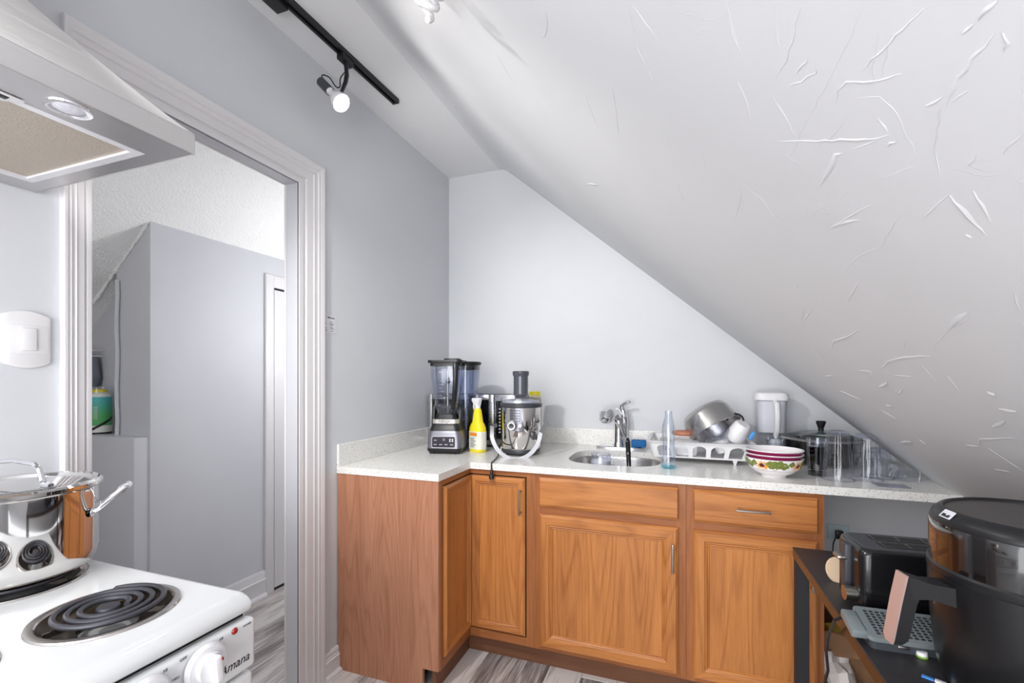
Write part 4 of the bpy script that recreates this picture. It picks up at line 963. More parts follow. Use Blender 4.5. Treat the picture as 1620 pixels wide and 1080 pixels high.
e_ = [Vector((-0.842, 2.24, ZK+.10)), Vector((-0.862, 2.20, ZK+.05)), Vector((-0.842, 2.12, ZK+.008)), Vector((-0.822, 2.02, ZK+.005)), Vector((-0.812, 1.965, ZK+.004)), Vector((-0.808, 1.950, ZK-.008)), Vector((-0.806, 1.948, ZK-.026))]
m.tube(e_, .0032, 8); cdj = W(m, 'power_cord', black_m, ju)
m = MB(); m.lathe([(.004, 0), (.006, -.010), (.0065, -.022), (.010, -.026), (.012, -.034), (.0125, -.040), (.010, -.044), (0, -.044)], 14, T(-.806, 1.948, ZK-.024)); W(m, 'plug', black_m, cdj)
m = MB(); m.box(-.8125, -.8110, 1.945, 1.951, ZK-.082, ZK-.066); m.box(-.8010, -.7995, 1.945, 1.951, ZK-.082, ZK-.066); W(m, 'plug_prong', satin_m, cdj)
# --- small white box behind juicer and yellow-capped jar
tag(MB().box(-.045, .03, -.012, .012, 0, .024, .002).build('sugar_box', plain('pinkish_white', (232, 222, 222), .5)), 'small pale carton lying flat left of the juicer', 'box').location = (-0.865, 2.34, ZK)
jt = thing('seasoning_jar', 'small jar with yellow lid half hidden behind the juicer', 'jar', (P(846, 625, Y=2.52).x, 2.520, ZK))
m = MB(); m.lathe([(0, 0), (.036, 0), (.038, .006), (.038, .275), (.030, .29), (.0, .29)], 28); m.build('body', plain('jar_tan', (150, 128, 70), .4), jt)
m = MB(); m.lathe([(.031, .29), (.033, .292), (.033, .318), (.030, .322), (0, .322)], 28); m.build('lid', yb_m, jt)

# --- faucet
g = P(983, 706, Z=ZK); 
fa = thing('kitchen_faucet', 'chrome single lever faucet with side spray behind the sink', 'faucet', (-0.315, 2.655, ZK))
m = MB(); m.loft([[(x*0.128, y*0.030, z) for x, y in [(math.cos(a)*abs(math.cos(a))**-.4 if abs(math.cos(a)) > 1e-3 else 0, math.sin(a)) for a in [2*PI*(k+.5)/32 for k in range(32)]]] for z in (0.0, .007)]+[[(x*0.118, y*0.024, .012) for x, y in [(math.cos(a)*abs(math.cos(a))**-.4 if abs(math.cos(a)) > 1e-3 else 0, math.sin(a)) for a in [2*PI*(k+.5)/32 for k in range(32)]]]])
m.build('deck_plate', chrome_m, fa)
m = MB(); m.lathe([(.030, .010), (.028, .022), (.025, .040), (.024, .12), (.026, .150), (.028, .170), (.030, .186), (.024, .202), (0, .206)], 32, T(0.0, 0, 0)); m.build('column', chrome_m, fa)
m = MB(); sp_ = [(.004, 0, .165), (-.006, -.03, .195), (-.022, -.070, .210), (-.038, -.112, .206), (-.050, -.142, .188), (-.056, -.158, .168)]
m.tube(sp_, [.021, .026, .033, .041, .041, .030], 20); m.cyl((-.056, -.158, .170), (-.058, -.164, .158), .019, 20); m.build('spout_head', chrome_m, fa)
m = MB(); m.tube([(.030, .012, .06), (.034, .010, .12), (.030, .006, .17), (.024, .002, .215), (.018, -.004, .240), (.034, -.010, .256), (.056, -.020, .266), (.070, -.024, .264)], [.014, .018, .020, .018, .013, .010, .008, .006], 12); m.build('lever', chrome_m, fa)
m = MB(); m.tube([(-.014, -.036, .150), (.010, -.036, .120), (.026, -.036, .080), (.045, -.032, .050), (.062, -.02, .028)], .0055, 8); m.build('hose', chrome_m, fa)
# sponge and brush
tag(MB().box(-.040, .040, -.020, .020, 0, .040, .006).build('sponge', plain('blue_sponge', (20, 96, 158), .7, noise=.15, scale=60, bump=.6)), 'blue sponge lying behind the sink beside the faucet', 'sponge').location = (-0.205, 2.655, ZK+.012)
br = thing('dish_brush', 'black handled dish brush leaning up out of the sink', 'brush', (0, 0, 0))
p0 = P(995, 738, Y=2.16); p1 = P(993, 693, Y=2.22)
br.location = p0
m = MB(); m.tube([p0-Vector((0.0, 0.0, .02)), p0, p0.lerp(p1, .5), p0.lerp(p1, .85), p1], [.008, .010, .0115, .012, .007], 12); W(m, 'handle', gloss_m, br)
m = MB(); q0 = p0+Vector((0.0, .005, -.035)); m.tube([q0+Vector((-.025, 0, 0)), q0, q0+Vector((.03, .0, .0))], [.012, .016, .012], 12); W(m, 'head', plain('translucent_grey', (170, 170, 178), .3), br)
# glass jar in the sink
gj = P(951, 718, Y=2.22)
jg = thing('glass_jar', 'round clear glass jar standing inside the sink', 'jar', (gj.x, 2.215, 0.722))
m = MB(); m.lathe([(0, .004), (.044, .004), (.050, .012), (.050, .200), (.046, .210), (.047, .216), (.0505, .219), (.0485, .224), (.044, .221), (.044, .210), (.0475, .198), (.0475, .014), (0, .010)], 40); m.build('body', glass_dim, jg)
m = MB(); m.lathe([(.0, .10), (.046, .10), (.047, .190), (0, .193)], 32); m.build('contents', plain('milky_water', (232, 233, 235), .4), jg)
# clear bottle on counter
bt = thing('glass_bottle', 'slim clear glass bottle with aqua base before the dish rack', 'bottle', (-0.037, 2.128, ZK))
m = MB(); m.lathe([(.0, .003), (.026, .003), (.031, .008), (.0315, .020), (.029, .06), (.027, .11), (.029, .15), (.028, .18), (.020, .215), (.0165, .228), (.018, .232), (.0165, .236), (.0165, .252), (.014, .252), (.0145, .225), (.026, .18), (.025, .11), (.029, .02), (0, .010)], 36); m.build('body', glass_m, bt)
m = MB(); m.lathe([(.0, .0005), (.028, .0005), (.0315, .005), (.0318, .013), (.028, .016), (0, .014)], 36); m.build('base', glass_aqua, bt, label='thick aqua tinted base')
text('J', 'logo', plain('blue_ink', (40, 60, 140), .5), bt, facing((0.15, -1, 0), (-0.010, -0.0275, 0.095)), 0.022)

# --- dish rack
rk = thing('dish_rack', 'white plastic dish rack with arched side openings full of washed dishes', 'dish rack', (0.095, 2.455, ZK))
m = MB(); RW, RD, z0, z1 = .205, .165, .022, .098
TW, TD = .222, .182
def side(m, W0, W1, depth0, depth1, Mx, n, th=.004):
    """arched wall: bottom half width W0 at depth0, top W1 at depth1 (leaning out)"""
    def pt(u, v, off): # u -1..1, v 0..1
        wv = W0+(W1-W0)*v; return (u*wv, -(depth0+(depth1-depth0)*v)-off, z0+(z1-z0)*v)
    def poly(uvs):
        m.loft([[pt(u, v, 0) for u, v in uvs], [pt(u, v, th) for u, v in uvs]], M=Mx)
    vb, vt = .10, .88; gap = .13
    cell = 2/n
    poly([(-1, 0), (1, 0), (1, vb), (-1, vb)]); poly([(-1, vt), (1, vt), (1, 1), (-1, 1)])
    for k in range(n):
        a = -1+cell*k; l, r_ = a+cell*gap, a+cell*(1-gap); spring = .52
        poly([(a, vb), (l, vb), (l, spring), (a, spring)]); poly([(r_, vb), (a+cell, vb), (a+cell, spring), (r_, spring)])
        nn = 8; mid = (l+r_)/2; hw2 = (r_-l)/2
        xs = [mid-hw2*math.cos(PI*q/nn) for q in range(nn+1)]; ysx = [spring+(vt-.10-spring)*math.sin(PI*q/nn) for q in range(nn+1)]
        poly([(a, spring), (l, spring), (l, vt), (a, vt)]); poly([(r_, spring), (a+cell, spring), (a+cell, vt), (r_, vt)])
        for q in range(nn): poly([(xs[q], ysx[q]), (xs[q+1], ysx[q+1]), (xs[q+1], vt), (xs[q], vt)])
side(m, RW-.02, TW-.015, RD, TD, I4, 5); side(m, RW-.02, TW-.015, RD, TD, R(PI), 5)
side(m, RD-.02, TD-.015, RW, TW, R(PI/2), 4); side(m, RD-.02, TD-.015, RW, TW, R(-PI/2), 4)
# rounded corners
for sx, sy, a in ((1, 1, 0), (-1, 1, PI/2), (-1, -1, PI), (1, -1, 3*PI/2)):
    Rr = []
    for v in (0, 1):
        for off in (0, .004):
            w_, d_ = (RW+(TW-RW)*v), (RD+(TD-RD)*v); cr_ = .02-.005*v
            Rr.append([((w_-cr_)*sx+(cr_+off)*math.cos(a+PI/2*k/5), (d_-cr_)*sy+(cr_+off)*math.sin(a+PI/2*k/5), z0+(z1-z0)*v) for k in range(6)])
    m.loft([Rr[0], Rr[2], Rr[3], Rr[1], Rr[0]], cap=False, closed=False)
m.build('basket_wall', white_m, rk, angle=40)
m = MB(); m.loft([rr(RW, RD, .02, z0), rr(RW, RD, .02, z0+.004)]); m.build('floor_grid', white_m, rk)
m = MB(); o1, o2 = rr(TW+.014, TD+.014, .03, z1-.004), rr(TW+.002, TD+.002, .02, z1+.003); o3 = rr(TW-.004, TD-.004, .018, z1-.001)
m.loft([o1, rr(TW+.016, TD+.016, .03, z1), o2, o3], cap=False); m.build('rim', white_m, rk, angle=50)
m = MB()
for sx in (-1, 1):
    for sy in (-1, 1): m.loft([[(sx*.150-.004, sy*.160-.004, 0), (sx*.150+.004, sy*.160-.004, 0), (sx*.150+.004, sy*.160+.004, 0), (sx*.150-.004, sy*.160+.004, 0)], [(sx*.150-.012, sy*.162-.008, .03), (sx*.150+.012, sy*.162-.008, .03), (sx*.150+.012, sy*.162+.008, .03), (sx*.150-.012, sy*.162+.008, .03)]])
m.build('foot', white_m, rk)
# dishes in the rack
pb = P(1121, 664, Y=2.46)
sb_ = thing('steel_bowl', 'brushed steel pot propped upside down and tilted in the dish rack', 'pot', (pb.x, pb.y, pb.z))
Mb = R(math.radians(-28), 'X') @ R(math.radians(32), 'Y')
m = MB(); m.lathe([(0, .062), (.075, .060), (.105, .048), (.118, .020), (.124, -.040), (.130, -.062), (.128, -.063), (.121, -.04), (.114, .018), (.10, .043), (.07, .055), (0, .057)], 56, R(math.radians(-32), 'Y') @ R(math.radians(-20), 'X')); m.build('body', plain('pot_steel', (196, 194, 192), .30, 1.0, noise=.02), sb_, angle=50)
gc = P(1122, 680, Y=2.34)
gt_ = thing('glass_container', 'square clear glass food container tilted against the steel pot', 'container', tuple(gc))
m = MB(); Mg = R(.45, 'Y') @ R(.55, 'X')
m.loft([rr(.060, .050, .015, -.028), rr(.072, .062, .018, .028), rr(.078, .068, .02, .030), rr(.069, .059, .018, .029), rr(.057, .047, .013, -.024)], M=Mg); m.build('body', glass_dim, gt_)
mg = P(1168, 682, Y=2.37)
mu = thing('white_mug', 'white ribbed cup lying upside down at the rack right end', 'cup', tuple(mg))
m = MB(); m.lathe([(0, .045), (.030, .045), (.036, .038), (.046, -.030), (.048, -.042), (.045, -.042), (.034, .034), (0, .040)], 36, R(.5, 'Y') @ R(.35, 'X')); m.build('body', white_m, mu)
m = MB(); m.tube([(.035*math.cos(a), .002, .02+.032*math.sin(a)) for a in [PI*k/10 for k in range(11)]], .0045, 8, M=T(-.01, .02, .028)); m.build('handle', black_m, mu, label='dark blue handle')
bwn = P(1080, 684, Y=2.43)
o = tag(MB().lathe([(0, 0), (.045, 0), (.050, .008), (.048, .018), (.040, .022), (0, .022)], 28).build('coaster', plain('terracotta', (178, 116, 88), .5)), 'terracotta coloured round coaster lying in the left of the rack', 'coaster'); o.location = (bwn.x, bwn.y, bwn.z-.012)
wbx = P(1085, 692, Y=2.37)
o = thing('white_box', 'white food box sitting in the left of the rack', 'container', (wbx.x, wbx.y, ZK+.028))
m = MB(); m.loft([rr(.048, .038, .012, 0), rr(.056, .045, .014, .062), rr(.058, .047, .014, .068)]); m.build('box', white_m, o)
m = MB(); m.loft([rr(.0565, .0455, .014, .056), rr(.0568, .0458, .014, .0635)]); m.build('red_band', plain('pink', (212, 120, 120), .5), o)
ug = P(1135, 708, Y=2.32)
for k, (x, y, a, lab) in enumerate([(ug.x-.045, 2.36, .5, 'clear upturned tumbler inside the rack behind the middle arch'), (ug.x+.03, 2.33, -.35, 'white small cup inside the rack behind the right arches')]):
    o = tag(MB().lathe([(0, 0), (.028, .0), (.031, .004), (.036, .062), (.034, .062), (.029, .006), (0, .004)], 28, T(0, 0, .02) @ R(a, 'Y')).build('small_cup', glass_dim if k == 0 else white_m), lab, 'cup'); o.location = (x, y, ZK+.034)
bc_ = P(1189, 688, Y=2.36)
o = tag(MB().box(-.006, .010, -.006, .006, -.022, .018, .003, M=R(.5, 'Y')).build('plastic_clip', plain('sky_blue', (70, 150, 225), .4)), 'small light blue plastic clip at the right rim of the rack', 'clip'); o.location = (bc_.x, bc_.y, bc_.z)
# --- bowls
bwl = [(-0.0, 'sunflower'), (.019, 'maroon'), (.034, 'maroon2')]
gb = P(1229.5, 748, Z=ZK); bx_, by_ = 0.366, 2.100
cer_m = plain('ceramic', (240, 236, 238), .15, noise=.01, coat=.4); mar_m = plain('maroon_glaze', (140, 32, 82), .2, coat=.4)
def bowl_prof(z, R_=.103, h=.072): return [(0, z+.003), (.036, z), (.040, z+.004), (.062, z+.018), (.085, z+.040), (.098, z+.060), (R_, z+h), (R_-.003, z+h+.001), (.094, z+.060), (.080, z+.042), (.05, z+.016), (0, z+.010)]
bA = thing('floral_bowl', 'white bowl painted with sunflowers, bottom of the bowl stack', 'bowl', (bx_, by_, ZK), group='stacked bowls on the counter')
m = MB(); m.lathe([(0, .004), (.040, .0), (.044, .0), (.046, .006), (.070, .018), (.091, .038), (.101, .058), (.105, .076), (.101, .077), (.094, .060), (.080, .042), (.05, .018), (0, .012)], 56); m.build('body', cer_m, bA)
# painted flowers following the bowl surface (flat print)
def bowl_print(name, mat, polys, parent, off=.0006):
    m = MB()
    bp_ = [(.070, .018), (.091, .038), (.101, .058), (.105, .076)]
    def sp2(a, z):
        for (r0, z0_), (r1, z1_) in zip(bp_, bp_[1:]):
            if z <= z1_ or (r1, z1_) == bp_[-1]:
                r = r0+(r1-r0)*(z-z0_)/(z1_-z0_); break
        r += off; return (r*math.cos(a), r*math.sin(a), z-.0003)
    for cx, cz, pts in polys:
        n = len(pts); c0 = m.bm.verts.new(sp2(cx, cz)); vv = [m.bm.verts.new(sp2(cx+p[0]/.095, cz+p[1])) for p in pts]
        for i in range(n): m.bm.faces.new((c0, vv[i], vv[(i+1) % n]))
    return m.build(name, mat, parent, kind='stuff', angle=80)
fl, ce, lf = [], [], []
front = math.atan2(-by_, -bx_)
for k, da in enumerate((-.42, .95, 2.4, 3.8, -1.75)):
    a = front+da
    pet = []
    for q in range(28): rr_ = (.027 if q % 2 else .016)*(1+.15*math.sin(q*3)); pet.append((rr_*math.cos(2*PI*q/28), rr_*math.sin(2*PI*q/28)*.85))
    fl.append((a, .052, pet)); ce.append((a, .054, [(.0095*math.cos(2*PI*q/12), .008*math.sin(2*PI*q/12)) for q in range(12)]))
    for j, (dx, dz, s_) in enumerate(((.030, .002, 1), (.045, -.001, 1.2), (.062, .004, 1), (.076, -.002, .9), (-.028, .006, .7))):
        lf.append((a+dx/.095, .056+dz, [(s_*.0175*math.cos(t)*(1+.25*math.sin(3*t+j)), s_*.0145*math.sin(t)*(1+.2*math.cos(4*t))) for t in [2*PI*q/14 for q in range(14)]]))
bowl_print('leaf_print', plain('leaf_green', (116, 128, 60), .25, noise=.45, scale=90), lf, bA, .0005)
bowl_print('flower_print', plain('petal_orange', (240, 160, 60), .25, noise=.25, scale=80), fl, bA, .0008)
bowl_print('flower_centre', plain('flower_brown', (84, 44, 36), .3, noise=.2), ce, bA, .0011)
m = MB(); m.lathe([(.0846, .0312), (.0856, .0322)], 56); m.build('grey_line', plain('line_grey', (150, 140, 160), .4), bA)
for k, (dz, lab) in enumerate(((.016, 'maroon glazed bowl with white rim, middle of the bowl stack'), (.032, 'maroon glazed bowl with white inside, top of the bowl stack'))):
    o = thing('maroon_bowl', lab, 'bowl', (bx_+.001*k, by_, ZK+dz), group='stacked bowls on the counter')
    m = MB(); m.lathe([(0, .004), (.036, .004), (.058, .018), (.080, .040), (.093, .060), (.1025, .0735)], 56); m.build('body', mar_m, o)
    m = MB(); m.lathe([(.1025, .0735), (.1045, .0745), (.1045, .0775), (.100, .0775), (.091, .060), (.076, .042), (.05, .020), (0, .012)], 56); m.build('white_lining', cer_m, o, label='white inside and rim')
# --- water filter pitcher
wp = thing('water_pitcher', 'clear water filter pitcher with white lid against the back wall', 'pitcher', (0.443, 2.615, ZK)); wp.scale = (1, 1, 1.2)
m = MB(); m.loft([rr(.060, .048, .03, .0), rr(.063, .052, .032, .01), rr(.070, .058, .035, .235), rr(.073, .060, .035, .24)], cap=False); m.loft([rr(.060, .048, .03, .001), rr(.060, .048, .03, .004)]); m.build('jug', glass_dim, wp)
m = MB(); m.loft([rr(.060, .048, .03, .105), rr(.066, .054, .033, .236)]); m.build('filter_hopper', white_m, wp)
m = MB(); m.loft([rr(.075, .062, .036, .238), rr(.077, .064, .036, .246), rr(.070, .058, .034, .268), rr(.045, .036, .025, .276)]); m.build('lid', white_m, wp)
m = MB(); m.tube([(.01, -.058, .232), (.012, -.085, .225), (.014, -.088, .18), (.014, -.082, .12), (.012, -.058, .095)], [.012, .0125, .012, .011, .011], 10); m.build('handle', white_m, wp)
# cup with plastic wrap in front of it
wc = thing('glass_cup', 'clear glass cup stuffed with crumpled clear wrap, behind the bowls', 'cup', (0.430, 2.430, ZK))
m = MB(); m.lathe([(0, .003), (.034, .003), (.036, .008), (.041, .118), (.039, .118), (.033, .010), (0, .008)], 32); m.build('body', glass_m, wc)
m = MB(); m.lathe([(0, .02), (.022, .03), (.028, .05), (.022, .075), (.028, .095), (.018, .110), (0, .112)], 9, R(.3)); m.build('plastic_wrap', plain('wrap', (232, 233, 236), .2, trans=.4), wc, angle=10)
# --- large pan with glass lid
pn = thing('frying_pan', 'large black deep pan with glass lid and black knob', 'pan', (0.625, 2.480, ZK)); pn.scale = (.84, .84, 1.12)
m = MB(); m.lathe([(0, .0), (.140, .0), (.165, .012), (.182, .060), (.188, .098), (.192, .100), (.185, .098), (.176, .058), (.158, .016), (0, .008)], 64); m.build('body', gloss_m, pn)
m = MB(); m.lathe([(.186, .100), (.193, .101), (.194, .106), (.188, .109), (.184, .107)], 64); m.build('lid_band', satin_m, pn)
m = MB(); m.lathe([(.186, .107), (.15, .120), (.09, .132), (.02, .137), (0, .137)], 56); m.build('glass_lid', glass('lid_glass', (190, 200, 200), .05), pn)
m = MB(); m.lathe([(.014, .136), (.013, .146), (.016, .152), (.023, .168), (.024, .174), (.020, .177), (0, .177)], 28); m.build('knob', black_m, pn)
# --- glasses
dgl = thing('tumbler', 'straight clear tumbler with dark contents and thick base beside the bowls', 'glass', (0.535, 2.175, ZK))
m = MB(); m.lathe([(0, .0), (.031, .0), (.033, .004), (.034, .02), (.0385, .148), (.0365, .148), (.032, .024), (0, .020)], 36); m.build('body', glass_m, dgl)
m = MB(); m.lathe([(0, .0005), (.031, .0005), (.0325, .015), (0, .017)], 30); m.build('dark_base', plain('dark_base', (40, 42, 46), .15), dgl)
m = MB(); m.lathe([(0, .026), (.0325, .026), (.0355, .118), (0, .120)], 32); m.build('dark_drink', glass('smoked', (84, 84, 90), .1), dgl)
def fluted(r0, r1, h, n=12):
    m = MB(); rings = []
    for (r, z) in [(r0, 0), (r0, .004), (r0+(r1-r0)*.3, h*.3), (r0+(r1-r0)*.7, h*.7), (r1, h-.012), (r1*.93, h-.003), (r1*.6, h)]:
        k = 0.045 if z > .01 else 0
        rings.append([(r*(1+k*math.cos(n*a))*math.cos(a), r*(1+k*math.cos(n*a))*math.sin(a), z) for a in [2*PI*q/(n*6) for q in range(n*6)]])
    m.loft(rings, cap=False); return m
big = []
cup_m = glass('cup_plastic', (246, 247, 252), .06)
for (x, y, h, lab) in ((0.587, 2.105, .192, 'tall upturned clear plastic tumbler in front of the pan'), (0.690, 2.140, .180, 'tall upturned clear tumbler right of the front one, before the pan'), (0.748, 2.205, .118, 'shorter upturned clear tumbler at the right of the tumblers')):
    o = thing('clear_tumbler', lab, 'glass', (x, y, ZK), group='upturned clear tumblers')
    fluted(.052, .036, h).build('body', cup_m, o, angle=50)
    m = MB(); m.lathe([(.050, .0), (.054, .0), (.0545, .004), (.051, .005)], 40); m.build('rim', glass_dim, o)
    m = MB(); m.lathe([(0, h-.022), (.028, h-.020), (.032, h-.008), (.02, h-.002), (0, h-.004)], 24); m.build('thick_base', glass_dim, o)
sc_ = thing('square_glass', 'small clear square glass lying on its side at counter end', 'glass', (0.818, 2.170, ZK+.030))
m = MB(); m.loft([rr(.026, .026, .004, -.042), rr(.029, .029, .004, .042), rr(.026, .026, .003, .042), rr(.022, .022, .003, -.036)], M=R(.45) @ R(PI/2+.18, 'Y')); m.build('body', glass_m, sc_)
tag(MB().loft([rr(.05, .035, .006, 0, 2), rr(.05, .035, .006, .0025, 2)]).build('plastic_tray', glass_dim), 'flat clear plastic tray lying beneath the small square glass', 'tray').location = (0.735, 2.045, ZK+.0005)

# ================================================================ SIDE TABLE AND ITS THINGS
TZ = 0.722
tb = thing('side_table', 'black topped side table standing under the sloped wall', 'table', (0.63, 1.0, 0))
TX0, TX1, TY0, TY1 = 0.373, 0.900, 0.25, 1.812
tab_m = plain('table_top', (44, 42, 46), .42, noise=.1, scale=200, spec=.4); edge_m = plain('table_edge', (40, 27, 22), .26, noise=.05, coat=.15)
m = MB(); m.box(TX0, TX1, TY0, TY1, TZ-.004, TZ, .001, seg=1); W(m, 'table_top', tab_m, tb)
m = MB(); m.box(TX0+.0005, TX1, TY0+.001, TY1-.001, TZ-.032, TZ-.0042); W(m, 'edge_band', edge_m, tb, label='glossy dark edge of the table top')
for x, y in ((TX0+.022, TY1-.022), (TX1-.022, TY1-.022), (TX0+.022, TY0+.022), (TX1-.022, TY0+.022)):
    m = MB(); m.box(x-.019, x+.019, y-.019, y+.019, 0, TZ-.032, .0015, seg=1); W(m, 'leg', blackm_m, tb)
# --- toaster
to = thing('toaster', 'black two slot toaster on the side table behind the air fryer', 'toaster', (0.570, 1.400, TZ), 0.06)
m = MB(); 
def tring(z, ix, r): return rr(.160-ix, .075-ix, r, z, 6)
m.loft([tring(.012, .004, .02), tring(.020, 0, .022), tring(.06, 0, .022), tring(.0605, .0012, .022), tring(.062, .0012, .022), tring(.0625, 0, .022), tring(.150, 0, .022), tring(.162, .003, .022), tring(.168, .010, .02)], M=None); m.build('body', plain('toaster_black', (18, 18, 20), .22, coat=.2), to, angle=40)
m = MB(); m.loft([tring(.168, .012, .018), tring(.1695, .014, .016)]); m.build('top_plate', char_m, to)
m = MB()
for y in (-.026, .026): m.box(-.105, .130, y-.017, y+.017, .1690, .1702)
m.build('slot', blackm_m, to)
m = MB()
for y in (-.026, .026):
    for k in range(5): m.box(-.10+k*.055, -.098+k*.055, y-.016, y+.016, .1695, .1715)
    m.box(-.105, .13, y-.0175, y-.0165, .169, .1722)
m.build('bread_guide', satin_m, to)
m = MB(); m.box(-.1725, -.157, -.016, .016, .035, .160, .003); m.build('end_plate', char_m, to)
m = MB(); m.box(-.190, -.168, -.018, .018, .120, .130, .004); m.build('lever', satin_m, to)
m = MB(); m.cyl((-.160, -.040, .048), (-.184, -.040, .048), .0175, 24); m.build('dial', satin_m, to)
m = MB()
for x in (-.13, .13):
    for y in (-.05, .05): m.cyl((x, y, 0), (x, y, .014), .012, 10)
m.build('foot', black_m, to)
# outlet under counter
ou = thing('wall_outlet', 'pale wall outlet low under the counter overhang with black plug', 'outlet', (0.80, YB, .60))
g = P(1322, 843, Y=YB); ou.location = g
MB().box(-.035, .060, -.006, 0, -.03, .045, .002).build('plate', plain('pale_blue', (186, 206, 212), .4), ou)
MB().box(-.006, .026, -.034, -.006, -.020, .020, .004).build('plug', black_m, ou)
m = MB(); cpt = [Vector((.405, 1.42, TZ+.10)), Vector((.392, 1.60, TZ+.06)), Vector((.42, 1.70, TZ+.10)), Vector((.46, 1.86, TZ+.09)), Vector((.52, 2.3, TZ+.12)), Vector((.60, 2.70, .82))]
m.tube(smooth([P(1322, 850, Y=2.695), P(1318, 862, Y=2.60), P(1319, 885, Y=2.45), P(1330, 930, Y=2.30), Vector((.60, 2.05, .45))]), .0035, 6); W(m, 'cord', black_m, ou)
g = P(1322, 873, Z=TZ)
sc = thing('wooden_spatula', 'pale round wooden spoon head lying behind the toaster lever', 'spoon', (0.432, 1.56, TZ))
MB().lathe([(0, .004), (.022, .006), (.030, .010), (.028, .014), (0, .010)], 24, T(0, 0, .026) @ R(1.2, 'X') @ Matrix.Diagonal((1, 1.2, 1, 1))).build('bowl', plain('pale_wood', (212, 186, 158), .6), sc)
MB().tube([(0, .010, .03), (.03, .06, .012), (.06, .13, .008)], .006, 8).build('handle', plain('pale_wood2', (205, 178, 148), .6), sc)
# --- grey perforated container
gr = thing('grater_box', 'grey plastic box with perforated translucent lid on the side table', 'container', (0.474, 1.228, TZ), 0.04)
gm = plain('grey_clear', (112, 120, 122), .25, noise=.05)
MB().loft([rr(.085, .042, .01, 0), rr(.088, .045, .01, .028)]).build('box', plain('dark_grey', (62, 66, 72), .4), gr)
m = MB(); Mt = T(0, 0, .030) @ R(.22, 'X')
m.loft([rr(.092, .050, .012, 0), rr(.092, .050, .012, .010)], M=Mt); m.box(-.118, -.085, -.035, .035, -.010, .010, .004, M=Mt); lidx = m.build('lid', gm, gr)
m = MB()
for i in range(14):
    for j in range(9): m.box(-.074+i*.0112, -.067+i*.0112, -.038+j*.0088, -.033+j*.0088, .0100, .0106, M=Mt)
m.build('perforations', blackm_m, lidx, kind='stuff')
MB().box(-.040, -.020, -.0475, -.044, .010, .016, .001).build('clip', satin_m, gr)
# --- air fryer
fr_ = thing('air_fryer', 'large black round air fryer with copper trimmed handle on the table', 'air fryer', (0.617, 1.090, TZ))
m = MB(); m.lathe([(0, .0), (.128, .0), (.136, .006), (.146, .04), (.1535, .12), (.157, .185), (.1575, .212)], 96); m.build('drawer', plain('fryer_black', (19, 18, 20), .36, noise=.02, coat=.15), fr_)
m = MB(); m.lathe([(.1575, .212), (.1585, .214), (.1585, .226), (.1555, .230)], 96); m.build('seam_ring', black_m, fr_)
m = MB(); m.lathe([(.1555, .230), (.1555, .300), (.154, .306)], 96); m.build('upper_body', plain('fryer_gloss', (18, 14, 14), .10, noise=.02, coat=1.0, spec=.9), fr_)
m = MB(); m.lathe([(.154, .306), (.1545, .309), (.150, .320), (.140, .330), (.134, .332), (.132, .330), (.131, .327)], 96); m.build('top_ring', black_m, fr_)
m = MB(); m.lathe([(.131, .327), (.10, .328), (0, .329)], 96); m.build('top_panel', plain('fryer_top', (62, 58, 58), .4, noise=.03), fr_)
ha_ = PI+.175
Mh = R(ha_)
m = MB(); m.loft([[(.145, -.026, .165), (.145, .026, .165), (.145, .026, .200), (.145, -.026, .200)], [(.19, -.018, .176), (.19, .018, .176), (.19, .018, .204), (.19, -.018, .204)], [(.218, -.015, .172), (.218, .015, .172), (.222, .015, .214), (.222, -.015, .214)]], M=Mh)
m.loft([[(.196, -.015, .204), (.224, -.015, .216), (.224, .015, .216), (.196, .015, .204)], [(.210, -.015, .165), (.234, -.015, .165), (.234, .015, .165), (.210, .015, .165)], [(.224, -.014, .095), (.246, -.014, .095), (.246, .014, .095), (.224, .014, .095)], [(.232, -.010, .085), (.246, -.010, .085), (.246, .010, .085), (.232, .010, .085)]], M=Mh)
hdl = m.build('handle', blackm_m, fr_, angle=50)
m = MB(); m.loft([[(.2242, -.015, .215), (.2242, .015, .215), (.228, .015, .215), (.228, -.015, .215)], [(.2342, -.015, .165), (.2342, .015, .165), (.238, .015, .165), (.238, -.015, .165)], [(.2462, -.014, .095), (.2462, .014, .095), (.250, .014, .095), (.250, -.014, .095)], [(.2460, -.010, .085), (.2460, .010, .085), (.249, .010, .085), (.249, -.010, .085)]], M=Mh)
m.build('copper_trim', plain('copper', (206, 176, 168), .35, .5, noise=.02), hdl, label='rose copper strip on the grip')
la = ha_-.0
a_ = PI
for k in range(200):      # azimuth of the sticker on the top ring
    t_ = PI+0.01*k; qx, qy = .617+.1462*math.cos(t_), 1.090+.1462*math.sin(t_)
    if (CS*qx+SN*qy)/(CS*qy-SN*qx)*F+810 >= 1499: a_ = t_; break
Ms = R(a_) @ T(.1462, 0, .3255) @ R(.86, 'Y') @ R(PI/2)
m = MB(); m.prism(rrect2(.0145, .0085, .0015), .0006, Ms); sk_ = m.build('sticker', plain('sticker_white', (214, 214, 220), .5), fr_)
m = MB(); m.box(-.0105, .009, -.0065, -.0025, .0006, .0009, M=Ms); m.box(-.0105, -.002, -.0025, .000, .0006, .0009, M=Ms); m.box(.003, .0095, -.0028, -.0005, .0006, .0009, M=Ms); m.build('sticker_print', black_m, sk_)
